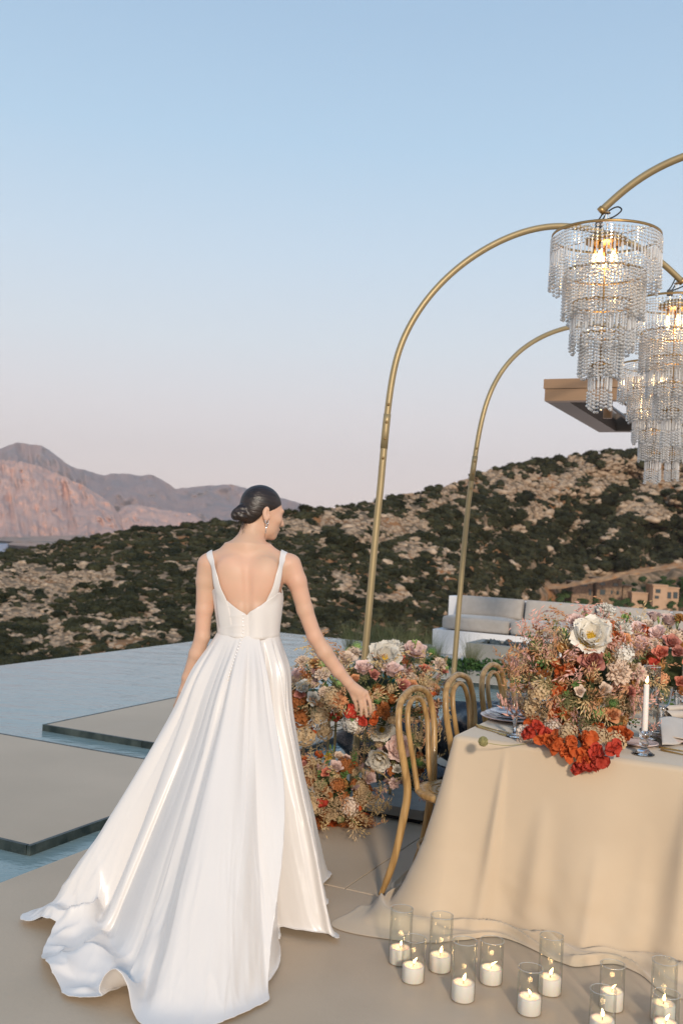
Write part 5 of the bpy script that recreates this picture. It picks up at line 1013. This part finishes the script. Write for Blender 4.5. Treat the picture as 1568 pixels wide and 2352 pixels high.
def rose(seed, c, n=30):
    b = MB(); r = np.random.RandomState(seed)
    for i in range(n):
        q = i / n; petal(b, i * GAz + r.uniform(-.2, .2), -.55 + .75 * q ** 1.2 + r.uniform(-.08, .08), .62 + .30 * q, .22 + .42 * q, 1.15 - .35 * q, .35 + .9 * q * q, .03 + .24 * q, -.25 * q + .05, .05, 5, 6, seed * 50 + i, .62)
    b.lathe([(0, -.35), (.2, -.3), (.3, -.1), (.12, .1)], 8); return b
def peony(seed):
    b = MB(); r = np.random.RandomState(seed)
    for lay, (k, tl, L, W, cu, cl) in enumerate([(7, 1.20, .92, .52, .55, -.35), (7, .92, .86, .50, .65, -.45), (6, .62, .70, .42, .75, -.35)]):
        for i in range(k): petal(b, 2 * math.pi * (i + lay * .5) / k + r.uniform(-.15, .15), tl + r.uniform(-.14, .14), L * r.uniform(.92, 1.08), W * r.uniform(.9, 1.1), cu, cl, .08, .02 * lay, .07, 7, 8, seed * 40 + lay * 10 + i, .75)
    b.lathe([(0, -.2), (.12, -.15), (.18, 0), (0, .04)], 8); return b
def stamens(seed):
    b = MB(); r = np.random.RandomState(seed)
    for i in range(170):
        q = math.sqrt((i + .5) / 170); a = i * GAz; x, y = q * .40 * math.cos(a), q * .40 * math.sin(a); h = .20 + .06 * r.rand(); o = Vector((x * 1.35, y * 1.35, h)); b.tube([(x * .5, y * .5, .02), o], [.008, .012], 3); b.box(o, (.035, .035, .035))
    b.lathe([(0, .02), (.2, .03), (.16, .16), (0, .18)], 10); return b
def carnation(seed):
    b = MB(); r = np.random.RandomState(seed)
    for i in range(46):
        q = i / 46; petal(b, i * GAz + r.uniform(-.3, .3), .05 + 1.35 * q + r.uniform(-.12, .12), .62 + .25 * q, .30 + .06 * r.rand(), .35, .35, .02, -.05 * q, .14, 7, 5, seed * 60 + i, .45, .07)
    b.lathe([(0, -.55), (.13, -.5), (.15, -.1), (.1, .05)], 8); return b
def bract(seed):
    b = MB(); r = np.random.RandomState(seed)
    for c in range(5):
        o = len(b.v); 
        for k in range(3): petal(b, k * 2.094 + r.uniform(-.3, .3), .75 + r.uniform(-.2, .25), .58 * r.uniform(.85, 1.15), .46, .6, .45, .02, 0, .30, 6, 6, seed * 30 + c * 3 + k, .95)
        M = Euler((r.uniform(-.8, .8), r.uniform(-.8, .8), r.uniform(0, 6))).to_matrix(); d = Vector((r.uniform(-.5, .5), r.uniform(-.5, .5), r.uniform(-.25, .2)))
        for i in range(o, len(b.v)): b.v[i] = tuple(M @ Vector(b.v[i]) + d)
    return b
def floretball(seed, n, fs, flat=1.0, hemi=-.4, npet=4):
    b = MB(); r = np.random.RandomState(seed)
    for i in range(n):
        z = 1 - (1 - hemi) * (i + .5) / n; a = i * GAz; q = math.sqrt(max(0, 1 - z * z)); d = Vector((q * math.cos(a), q * math.sin(a), z)); R = r.uniform(.78, 1.0); c = Vector((d.x, d.y, d.z * flat)) * R; M = d.to_track_quat('Z', 'Y').to_matrix() @ Euler((r.uniform(-.5, .5), r.uniform(-.5, .5), r.uniform(0, 6))).to_matrix()
        for k in range(npet):
            t = 2 * math.pi * k / npet; e = Vector((math.cos(t), math.sin(t), .25)) * fs; f = Vector((-math.sin(t), math.cos(t), 0)) * fs * .55; b.add([c, c + M @ (e * .55 - f + Vector((0, 0, .0))), c + M @ e, c + M @ (e * .55 + f)], [(0, 1, 2, 3)])
    b.lathe([(0, -.6), (.35, -.4), (.6, 0), (.5, .45 * flat), (0, .62 * flat)], 10); return b
def umbel(seed):
    b = MB(); r = np.random.RandomState(seed)
    for i in range(34):
        q = math.sqrt((i + .5) / 34); a = i * GAz; e = Vector((q * math.cos(a), q * math.sin(a), .28 - .22 * q * q + r.uniform(-.05, .05))); b.tube([(0, 0, -.5), tuple(e * .6 + Vector((0, 0, -.12))), tuple(e)], .012, 3)
        for k in range(9): d = e + Vector((r.randn() * .075, r.randn() * .075, abs(r.randn()) * .05)); s = r.uniform(.03, .055); b.add([d + Vector((s, 0, 0)), d + Vector((0, s, 0)), d + Vector((-s, 0, s * .3)), d + Vector((0, -s, 0)), d + Vector((0, 0, s))], [(0, 1, 4), (1, 2, 4), (2, 3, 4), (3, 0, 4)])
    b.tube([(0, 0, -.5), (0, 0, -1.2)], .03, 4); return b
def oat(seed, n=17, L=1.0, droop=.5):
    b = MB(); r = np.random.RandomState(seed); a0 = r.uniform(0, 6.28); pts = [Vector((math.cos(a0) * droop * L * t * t * .8, math.sin(a0) * droop * L * t * t * .8, L * (t - .38 * droop * t ** 3))) for t in np.linspace(0, 1, 8)]; b.tube(pts, [.006] * 5 + [.004, .003, .002], 4)
    for i in range(n):
        t = .30 + .70 * i / n; k = t * 7; j = min(6, int(k)); p = pts[j].lerp(pts[j + 1], k - j); a = r.uniform(0, 6.28); br = Vector((math.cos(a), math.sin(a), .5)) * r.uniform(.03, .13); q = p + br; b.tube([p, q], [.002, .0015], 3)
        d = (Vector((math.cos(a) * .5, math.sin(a) * .5, -.35)) + (pts[-1] - pts[-3]).normalized() * .9 + Vector(r.randn(3)) * .25).normalized(); ln = r.uniform(.11, .17); w = ln * .15; s1 = d.orthogonal().normalized() * w; s2 = d.cross(s1)
        b.add([q, q + d * ln * .4 + s1, q + d * ln * .4 + s2, q + d * ln * .4 - s1, q + d * ln * .4 - s2, q + d * ln], [(0, 1, 2), (0, 2, 3), (0, 3, 4), (0, 4, 1), (5, 2, 1), (5, 3, 2), (5, 4, 3), (5, 1, 4)])
    return b
def plume(seed, n=130):
    b = MB(); r = np.random.RandomState(seed); b.tube([(0, 0, -.5), (0, 0, 1.0)], .015, 4)
    for i in range(n):
        t = r.rand(); a = r.uniform(0, 6.28); R = .30 * (1 - t) * math.sqrt(r.rand()) + .02; c = Vector((R * math.cos(a), R * math.sin(a), t - .05 + R * .4)); s = r.uniform(.02, .045); b.add([c + Vector(r.randn(3)) * s for _ in range(4)], [(0, 1, 2), (0, 2, 3), (0, 3, 1)])
    return b
def buds(seed):
    b = MB(); r = np.random.RandomState(seed)
    for i in range(4):
        x, y = r.uniform(-.4, .4, 2); h = r.uniform(-.1, .6); b.tube([(0, 0, -1.3), (x * .7, y * .7, h - .4), (x, y, h)], .035, 4); b.lathe([(.0, 0), (.13, .08), (.17, .25), (.12, .48), (.03, .62), (0, .63)], 7, (x, y, h - .02))
    return b
def sprig(seed, n=16):
    b = MB(); r = np.random.RandomState(seed); b.tube([(0, 0, -.3), (.05, 0, .4), (.1, .05, 1.0)], .014, 4)
    for i in range(n):
        t = .1 + .9 * i / n; p = Vector((.1 * t, .05 * t * t, t)); a = i * GAz; d = Vector((math.cos(a), math.sin(a), .55)).normalized(); L = .34 * (1 - .45 * t); w = d.cross(Vector((0, 0, 1))).normalized() * L * .30; b.add([p, p + d * L * .5 + w, p + d * L, p + d * L * .5 - w], [(0, 1, 2, 3)])
    return b
LIB = {}
def fl(kind, colr):
    key = (kind, colr)
    if key not in LIB:
        gen = {'rose': lambda s: rose(s, colr), 'peony': lambda s: peony(s), 'carnation': carnation, 'bougainvillea': bract, 'hydrangea': lambda s: floretball(s, 95, .17, .85), 'viburnum': lambda s: floretball(s, 110, .10, 1.0, -.7), 'umbel': umbel, 'oat_spray': lambda s: oat(s, 17, 1.0, .45 + .25 * (s % 3)), 'plume': plume, 'bud_cluster': buds, 'leaf_sprig': sprig, 'chrysanthemum': carnation, 'dried_flower': lambda s: floretball(s, 60, .22, .7, -.2, 5)}[kind]
        LIB[key] = [gen(s).mesh(kind, PM[colr], smooth=kind in ('rose', 'peony', 'carnation', 'bougainvillea', 'chrysanthemum', 'bud_cluster')) for s in range(1, 4)]
    return LIB[key]
m_stam = PM['yellow']; STM = [stamens(s).mesh('stamens', m_stam, False) for s in range(2)]
class Arr:
    def __init__(s, name, loc, label, c, R, group=None):
        s.root = empty(name, loc); tag(s.root, label, 'flowers', group); s.c = Vector(c); s.R = Vector(R); s.inv = Matrix.Translation(loc).inverted(); s.n = 0; s.r = random.Random(hash(name) % 100 if False else len(label)); s.stems = MB()
    def surf(s, px, py, k=1.0):                      # first point of the mound on the line of sight
        o = Vector((0, 0, H)); d = ray(px, py); R = s.R * k; a = Vector([d[i] / R[i] for i in range(3)]); q = Vector([(o[i] - s.c[i]) / R[i] for i in range(3)]); A, B, C_ = a.dot(a), a.dot(q), q.dot(q) - 1; D_ = B * B - A * C_
        t = (-B - math.sqrt(D_)) / A if D_ > 0 else -B / A; return o + d * t
    def put(s, kind, colr, p, rad, face, roll=None, stem=True):
        me = fl(kind, colr)[s.n % 3]; o = link(kind, me, s.root); o.matrix_parent_inverse = s.inv; o.location = p; q = Vector(face).to_track_quat('Z', 'Y') @ Euler((0, 0, s.r.uniform(0, 6.28) if roll is None else roll)).to_quaternion(); o.rotation_mode = 'QUATERNION'; o.rotation_quaternion = q; o.scale = (rad * (.92 if kind == 'peony' else 1.2 if kind in ('rose', 'carnation') else 1.0),) * 3; s.n += 1
        if kind == 'peony': st_ = link('stamens', STM[s.n % 2], o)
        if stem and kind not in ('oat_spray', 'leaf_sprig'):
            f = Vector(face).normalized(); b = p - f * rad * .4; e = s.c + Vector((s.r.uniform(-.3, .3) * s.R.x, s.r.uniform(-.3, .3) * s.R.y, -.75 * s.R.z)); mid = b.lerp(e, .45) - f * rad * .5; s.stems.tube(spline([b, mid, e], 3), .0022, 5)
        return o
    def px(s, kind, colr, x, y, rp, up=.45, out=.6, push=0.05, jit=.25):
        p = s.surf(x, y); d = (Vector((0, 0, H)) - p).normalized(); n = Vector([(p[i] - s.c[i]) / s.R[i] ** 2 for i in range(3)]).normalized(); f = d * .55 + n * out + Vector((0, 0, up)) + Vector((s.r.uniform(-jit, jit), s.r.uniform(-jit, jit), s.r.uniform(-jit, jit))); dist = (p - Vector((0, 0, H))).dot(Vector((0, 1, 0)))
        p = p + d * push; return s.put(kind, colr, p, rp * 1.15 * dist / F, f)
    def fill(s, kind, cols, n, size, shell=(.75, 1.0), zmin=-1, zmax=1, front=True, outw=1.0, up=.3, cond=None):
        k = 0; tries = 0
        while k < n and tries < n * 30:
            tries += 1; d = Vector((s.r.gauss(0, 1), s.r.gauss(0, 1), s.r.gauss(0, 1))).normalized()
            if front and d.y > .45: continue
            if not (zmin <= d.z <= zmax): continue
            q = s.r.uniform(*shell); p = s.c + Vector([d[i] * s.R[i] * q for i in range(3)])
            if cond and not cond(p): continue
            n_ = Vector([d[i] / s.R[i] for i in range(3)]).normalized(); f = n_ * outw + Vector((0, 0, up)) + Vector((s.r.uniform(-.4, .4), s.r.uniform(-.4, .4), s.r.uniform(-.4, .4))); s.put(kind, s.r.choice(cols), p, s.r.uniform(*size), f, stem=False); k += 1
    def done(s):
        o = s.stems.build('stems', m_stem); o.parent = s.root; o.matrix_parent_inverse = s.inv
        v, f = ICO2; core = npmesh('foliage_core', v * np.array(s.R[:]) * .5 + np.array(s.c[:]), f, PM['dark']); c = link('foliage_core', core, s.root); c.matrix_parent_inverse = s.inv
# ---------------- the centrepiece on the table
tc_ = dep(1330, 1580, 4.47); b0 = uv(*tuv(tc_), TT)
A = Arr('flower_centrepiece', b0, 'tall mound of peonies, pink oats and orange bougainvillea on the table corner', (tc_.x, tc_.y, 1.00), (.262, .215, .285))
onT = lambda p: p.z > TT + .02 or tuv(p)[0] < TU0 - .02
A.px('peony', 'white', 1356, 1466, 56, .25, .3, .05, .05)
for a in [('carnation', 'white', 1390, 1404, 20), ('rose', 'dusty', 1360, 1521, 27), ('carnation', 'cream', 1420, 1545, 26), ('carnation', 'cream', 1463, 1545, 20), ('rose', 'peach', 1403, 1644, 19), ('rose', 'blush', 1322, 1430, 18), ('rose', 'cream', 1330, 1590, 13), ('rose', 'cream', 1385, 1585, 15), ('carnation', 'white', 1422, 1446, 25), ('rose', 'peach', 1432, 1470, 14), ('chrysanthemum', 'rust', 1364, 1426, 20), ('viburnum', 'lime', 1372, 1638, 15), ('viburnum', 'green', 1405, 1615, 13), ('umbel', 'tan', 1441, 1620, 29), ('umbel', 'tan', 1247, 1644, 26), ('hydrangea', 'tan', 1218, 1622, 26), ('hydrangea', 'tan', 1226, 1688, 24), ('hydrangea', 'cream', 1268, 1668, 20), ('hydrangea', 'white', 1249, 1697, 20), ('hydrangea', 'tan', 1240, 1590, 24), ('hydrangea', 'white', 1430, 1500, 22), ('rose', 'white', 1398, 1723, 14), ('umbel', 'olive', 1300, 1610, 22), ('umbel', 'olive', 1350, 1655, 22), ('plume', 'mauve', 1222, 1580, 26), ('plume', 'mauve', 1205, 1610, 22), ('umbel', 'tan', 1205, 1525, 16), ('umbel', 'olive', 1255, 1575, 20), ('rose', 'dusty', 1445, 1590, 13)]: A.px(*a)
for x, y, c in [(1259, 1699, 'orange'), (1271, 1722, 'orange'), (1298, 1678, 'orange'), (1322, 1710, 'orange'), (1350, 1700, 'orange'), (1369, 1720, 'red'), (1326, 1752, 'red'), (1367, 1755, 'red'), (1345, 1735, 'orange'), (1305, 1728, 'orange'), (1388, 1740, 'red'), (1415, 1708, 'red'), (1243, 1712, 'orange'), (1286, 1582, 'orange'), (1280, 1630, 'orange'), (1300, 1545, 'orange'), (1410, 1480, 'orange'), (1395, 1440, 'orange'), (1290, 1500, 'amber')]:
    p = dep(x, y, 4.06 + .0018 * (y < 1690) * (1690 - y)) if y > 1690 else A.surf(x, y)
    if y > 1690: uu, vv = tuv(p); p = p + U * max(-.35, min(.35, (TU0 - .045 - uu))); 
    A.put('bougainvillea', c, p, 27 * p.y / F, (-p).normalized() * .6 + Vector((rnd.uniform(-.5, .5), -.3, rnd.uniform(.0, .6))), stem=False)
for i in range(26):
    uu, vv = rnd.uniform(4.13, 4.30), rnd.uniform(-1.12, -.72); p = uv(uu, vv, TT + rnd.uniform(.02, .07)); A.put('bougainvillea' if i % 3 else 'hydrangea', rnd.choice(['orange', 'orange', 'red']) if i % 3 else rnd.choice(['tan', 'cream']), p, rnd.uniform(.038, .052), (-p).normalized() * .7 + Vector((rnd.uniform(-.5, .5), 0, .5)), stem=False)
A.px('bud_cluster', 'lime', 1340, 1412, 17); A.px('bud_cluster', 'lime', 1429, 1420, 15); A.px('bud_cluster', 'green', 1432, 1424, 14)
A.fill('oat_spray', ['oatpink', 'oatpink', 'oatrust'], 78, (.13, .20), (.70, .95), -.55, .9, cond=onT, up=.25); A.fill('oat_spray', ['straw', 'oatrust'], 50, (.12, .18), (.7, .98), -.4, .8, cond=onT)
A.fill('leaf_sprig', ['olive', 'green', 'rust', 'dark'], 80, (.07, .11), (.68, .92), -.7, .9, cond=onT); A.fill('hydrangea', ['tan', 'rust', 'amber'], 26, (.03, .05), (.74, .92), -.7, .7, cond=onT); A.fill('umbel', ['olive', 'tan', 'straw'], 26, (.035, .06), (.8, 1.0), -.5, .8, cond=onT); A.fill('dried_flower', ['rust', 'orange', 'amber', 'olive'], 40, (.02, .035), (.78, .98), -.7, .8, cond=onT); A.fill('plume', ['mauve', 'tan'], 14, (.06, .09), (.8, 1.0), -.3, .8, cond=onT)
for x0, y0, x1, y1 in [(1290, 1480, 1262, 1420), (1300, 1470, 1240, 1440), (1330, 1440, 1320, 1372), (1280, 1500, 1245, 1470), (1275, 1530, 1215, 1490), (1310, 1450, 1290, 1415)]:
    p = A.surf(x0, y0); q = dep(x1, y1, p.y); A.put('oat_spray', 'oatpink', p, (q - p).length * 1.05, q - p)
for x0, y0, x1, y1 in [(1240, 1660, 1120, 1640), (1235, 1640, 1135, 1655), (1440, 1650, 1530, 1640), (1445, 1660, 1515, 1690), (1420, 1680, 1440, 1740)]:
    p = A.surf(x0, y0); q = dep(x1, y1, p.y - .05); A.put('oat_spray', 'oatpink', p, (q - p).length, q - p)
# ---------------- runner of flowers further along the table
tc_ = dep(1520, 1500, 5.35); A.done(); GB = A
A = Arr('flower_runner', uv(*tuv(tc_), TT), 'long runner of blush roses and straw oats behind the corner centrepiece', (tc_.x, tc_.y, .965), (.36, .32, .235))
for a in [('carnation', 'white', 1458, 1436, 23), ('rose', 'blush', 1465, 1452, 20), ('rose', 'blush', 1469, 1484, 20), ('rose', 'blush', 1510, 1459, 19), ('rose', 'blush', 1501, 1420, 16), ('rose', 'blush', 1533, 1430, 19), ('rose', 'coral', 1518, 1502, 17), ('rose', 'dusty', 1540, 1478, 18), ('carnation', 'cream', 1548, 1462, 17), ('chrysanthemum', 'amber', 1560, 1422, 17), ('rose', 'cream', 1486, 1440, 15), ('rose', 'white', 1530, 1470, 12), ('rose', 'coral', 1562, 1568, 13), ('hydrangea', 'peach', 1520, 1560, 15), ('bud_cluster', 'lime', 1514, 1432, 15), ('bud_cluster', 'lime', 1552, 1430, 14), ('bud_cluster', 'green', 1440, 1418, 14), ('rose', 'dusty', 1555, 1500, 15), ('bougainvillea', 'orange', 1480, 1455, 18), ('bougainvillea', 'red', 1500, 1530, 18), ('carnation', 'cream', 1500, 1480, 15)]: A.px(*a)
onT2 = lambda p: p.z > TT + .02
A.fill('oat_spray', ['straw', 'straw', 'oatrust'], 70, (.13, .2), (.72, .98), -.6, .9, cond=onT2); A.fill('hydrangea', ['tan', 'amber', 'rust', 'cream'], 30, (.035, .06), (.7, .95), -.5, .9, cond=onT2); A.fill('leaf_sprig', ['olive', 'green', 'dark', 'rust'], 60, (.08, .12), (.7, .92), -.6, .9, cond=onT2); A.fill('rose', ['blush', 'dusty', 'cream', 'coral'], 22, (.028, .04), (.88, 1.0), .1, .9, cond=onT2); A.fill('dried_flower', ['rust', 'amber', 'tan'], 30, (.025, .04), (.8, .98), -.6, .8, cond=onT2); A.fill('umbel', ['tan', 'olive'], 14, (.04, .06), (.85, 1.0), -.4, .8, cond=onT2); A.done()
# ---------------- brass stands with flower trays
m_foam = mat('floral_foam_tray', (.012, .09, .055), .7, col2=(.02, .11, .07), scale=20)
def stand(pix, ztop, d, label):
    pts = [at(x, y) for x, y in pix]; c = sum(pts, Vector()) / len(pts); r = empty('flower_stand', (c.x, c.y, 0)); tag(r, label, 'stand', 'brass flower stands')
    for p in pts: b = MB(); b.box((p.x, p.y, ztop / 2 + .001), (.016, .016, ztop - .004)); wpart(b, 'leg', m_gold, r, smooth=False)
    for i in range(len(pts)):
        a, b_ = pts[i], pts[(i + 1) % len(pts)]; wpart(MB().tube([Vector((a.x, a.y, ztop)), Vector((b_.x, b_.y, ztop))], .008, 4), 'top_rail', m_gold, r)
    x = sorted(p.x for p in pts); y = sorted(p.y for p in pts); b = MB(); b.box((c.x, c.y, ztop + .034), (x[-1] - x[0] + .04, y[-1] - y[0] + .04, .05)); wpart(b, 'foam_tray', m_foam, r, smooth=False, bevel=.006)
stand([(690, 1850), (745, 1862), (815, 1850), (762, 1838)], .60, 5.6, 'low brass flower stand beside the gown'); stand([(815, 1846), (831, 1832), (905, 1842), (893, 1856)], .70, 5.7, 'brass flower stand under the hanging peonies'); stand([(863, 1826), (880, 1812), (960, 1822), (946, 1838)], .62, 5.9, 'brass flower stand behind the nearest chair')
# ---------------- upper arrangement on the stands
tc_ = dep(838, 1592, 5.30); A = Arr('flower_bank', (tc_.x, tc_.y, .66), 'wide bank of blush roses, carnations and oats on brass stands by the bride', (tc_.x, tc_.y, dep(838, 1592, 5.30).z), (.40, .30, .205))
A.px('peony', 'white', 881, 1516, 46, .15, .3, .05, .05); A.px('peony', 'blush', 949, 1503, 33, .35, .3, .03, .1)
for a in [('carnation', 'white', 904, 1490, 22), ('rose', 'blush', 834, 1539, 20), ('rose', 'blush', 899, 1544, 21), ('rose', 'dusty', 858, 1551, 12), ('rose', 'dusty', 924, 1576, 16), ('rose', 'peach', 945, 1576, 13), ('rose', 'dusty', 987, 1639, 15), ('rose', 'coral', 974, 1540, 13), ('carnation', 'cream', 1008, 1526, 16), ('rose', 'dusty', 1016, 1542, 11), ('carnation', 'cream', 694, 1520, 15), ('carnation', 'cream', 743, 1551, 18), ('carnation', 'peach', 776, 1611, 20), ('rose', 'cream', 794, 1518, 20), ('carnation', 'cream', 813, 1502, 16), ('rose', 'blush', 686, 1551, 16), ('carnation', 'cream', 675, 1564, 13), ('rose', 'white', 697, 1582, 17), ('rose', 'dusty', 690, 1594, 12), ('rose', 'white', 720, 1604, 15), ('carnation', 'cream', 745, 1590, 13), ('viburnum', 'lime', 820, 1486, 12), ('viburnum', 'lime', 801, 1497, 10), ('viburnum', 'lime', 739, 1527, 12), ('viburnum', 'lime', 780, 1569, 9), ('viburnum', 'green', 990, 1498, 12), ('hydrangea', 'rust', 694, 1640, 34), ('hydrangea', 'rust', 680, 1610, 22), ('viburnum', 'teal', 728, 1636, 13), ('dried_flower', 'tan', 735, 1640, 20), ('hydrangea', 'tan', 760, 1600, 20), ('bougainvillea', 'red', 762, 1650, 16), ('bougainvillea', 'red', 806, 1630, 18), ('bougainvillea', 'red', 829, 1655, 16), ('bougainvillea', 'orange', 854, 1648, 17), ('chrysanthemum', 'rust', 879, 1630, 19), ('hydrangea', 'white', 806, 1660, 20), ('hydrangea', 'cream', 822, 1668, 15), ('bougainvillea', 'orange', 986, 1602, 14), ('bougainvillea', 'red', 992, 1618, 11), ('rose', 'peach', 815, 1561, 11), ('umbel', 'tan', 975, 1570, 18), ('plume', 'mauve', 1000, 1560, 18), ('plume', 'mauve', 925, 1540, 20), ('plume', 'tan', 1020, 1520, 20), ('plume', 'mauve', 1020, 1575, 20), ('rose', 'coral', 920, 1515, 11), ('bougainvillea', 'amber', 720, 1530, 17), ('bougainvillea', 'rust', 735, 1545, 15), ('rose', 'cream', 860, 1500, 11), ('dried_flower', 'tan', 700, 1690, 22), ('dried_flower', 'tan', 745, 1680, 18), ('bougainvillea', 'orange', 715, 1682, 12)]: A.px(*a)
for x, y in [(871, 1490), (952, 1480), (1026, 1540), (850, 1545), (765, 1560)]: A.px('bud_cluster', 'lime', x, y, 12)
A.fill('oat_spray', ['straw', 'oatrust', 'straw', 'tan'], 110, (.12, .19), (.75, 1.02), -.5, .8); A.fill('leaf_sprig', ['olive', 'green', 'dark', 'rust'], 70, (.07, .10), (.68, .95), -.5, .9); A.fill('hydrangea', ['tan', 'rust', 'amber'], 20, (.025, .038), (.72, .92), -.6, .8); A.fill('dried_flower', ['tan', 'rust', 'amber', 'olive'], 44, (.016, .028), (.78, .98), -.6, .8); A.fill('umbel', ['tan', 'olive'], 18, (.035, .05), (.85, 1.0), -.6, .8); A.fill('plume', ['mauve', 'tan'], 18, (.06, .09), (.8, 1.0), -.3, .9); A.fill('carnation', ['cream', 'peach'], 14, (.03, .04), (.85, 1.0), -.2, .9); A.fill('rose', ['blush', 'dusty'], 10, (.026, .034), (.85, 1.0), -.2, .9); A.done()
# hanging part behind the chair
tc_ = dep(915, 1735, 5.55); A = Arr('hanging_flowers', (tc_.x, tc_.y, .5), 'cascade of open white peonies hanging behind the nearest chair', tuple(tc_), (.17, .14, .20))
A.px('peony', 'white', 877, 1677, 36, .0, .2, .05, .05); A.px('peony', 'white', 873, 1738, 34, -.3, .2, .04, .1); A.px('peony', 'blush', 918, 1718, 35, .0, .2, .04, .1)
for a in [('viburnum', 'green', 941, 1757, 13), ('viburnum', 'green', 963, 1752, 12), ('rose', 'white', 912, 1768, 11), ('carnation', 'blush', 905, 1799, 12), ('viburnum', 'green', 940, 1692, 12), ('umbel', 'tan', 960, 1690, 18), ('rose', 'blush', 905, 1660, 12), ('bougainvillea', 'rust', 895, 1768, 12), ('rose', 'dusty', 975, 1640, 12)]: A.px(*a)
A.fill('leaf_sprig', ['green', 'olive', 'dark'], 30, (.06, .09), (.6, .95), -.9, .8, up=-.5); A.fill('oat_spray', ['straw', 'oatpink'], 20, (.11, .16), (.6, .9), -.8, .8, up=-.2); A.fill('dried_flower', ['tan', 'rust', 'mauve'], 22, (.02, .035), (.7, .95), -.9, .8); A.done()
# ---------------- arrangement on the deck
tc_ = dep(765, 1800, 5.42); A = Arr('deck_flowers', (tc_.x, tc_.y, 0), 'rust and tan flower mound standing on the deck beside the gown', (tc_.x, tc_.y, .215), (.205, .17, .20))
for a in [('rose', 'blush', 771, 1765, 15), ('rose', 'blush', 844, 1790, 16), ('rose', 'dusty', 699, 1762, 13), ('rose', 'coral', 750, 1775, 11), ('chrysanthemum', 'yellow', 754, 1738, 11), ('rose', 'cream', 778, 1738, 10), ('bougainvillea', 'orange', 704, 1744, 15), ('bougainvillea', 'orange', 730, 1735, 13), ('hydrangea', 'rust', 792, 1755, 16), ('hydrangea', 'rust', 776, 1804, 15), ('umbel', 'tan', 727, 1817, 24), ('umbel', 'tan', 768, 1862, 22), ('umbel', 'tan', 833, 1831, 23), ('plume', 'mauve', 812, 1812, 24), ('plume', 'mauve', 735, 1765, 18), ('hydrangea', 'cream', 803, 1853, 19), ('dried_flower', 'tan', 713, 1849, 24), ('hydrangea', 'rust', 700, 1800, 15), ('bougainvillea', 'orange', 820, 1857, 10), ('bougainvillea', 'red', 745, 1845, 14), ('plume', 'mauve', 830, 1765, 18), ('rose', 'blush', 795, 1745, 10)]: A.px(*a)
for i in range(16):
    x = 695 + i * 10; p = at(x, 1885 + rnd.uniform(-6, 8), .03); A.put('hydrangea', rnd.choice(['rust', 'rust', 'orange']), p, rnd.uniform(.035, .05), (-p).normalized() + Vector((0, 0, .3)), stem=False)
A.px('bud_cluster', 'lime', 761, 1722, 12)
A.fill('oat_spray', ['straw', 'oatrust', 'tan'], 70, (.12, .18), (.7, 1.0), -.7, .9); A.fill('leaf_sprig', ['olive', 'green', 'rust'], 34, (.06, .09), (.65, .92), -.8, .9); A.fill('dried_flower', ['tan', 'rust', 'tan', 'olive'], 46, (.02, .035), (.72, .98), -.8, .8); A.fill('hydrangea', ['rust', 'tan', 'amber'], 22, (.028, .045), (.7, .9), -.8, .8)
for x0, y0, x1, y1 in [(840, 1850, 900, 1838), (838, 1840, 895, 1865), (835, 1860, 890, 1880), (825, 1780, 860, 1740)]:
    p = A.surf(x0, y0); q = dep(x1, y1, p.y); A.put('oat_spray', 'straw', p, (q - p).length * 1.1, q - p)
A.done()
bl_ = at(744, 1905, .006); o = link('fallen_blossom', LIB[('rose', 'white')][0]); o.location = (bl_.x, bl_.y, .008); o.scale = (.010,) * 3; tag(o, 'tiny fallen white blossom on the deck by the flowers', 'blossom')
# ================================================================== haze in the air
hz = MB(); hz.box((-3000, 5900, 450), (28000, 12600, 1120)); ho = hz.build('haze', bpy.data.materials.new('air_haze'), smooth=False); ho['kind'] = 'stuff'
hm = bpy.data.materials['air_haze']; hm.use_nodes = True; t_ = hm.node_tree; t_.nodes.clear(); out_ = t_.nodes.new('ShaderNodeOutputMaterial'); pv = t_.nodes.new('ShaderNodeVolumePrincipled'); pv.inputs['Color'].default_value = (.94, .84, .81, 1); pv.inputs['Density'].default_value = 4.6e-5; t_.links.new(pv.outputs[0], out_.inputs['Volume'])
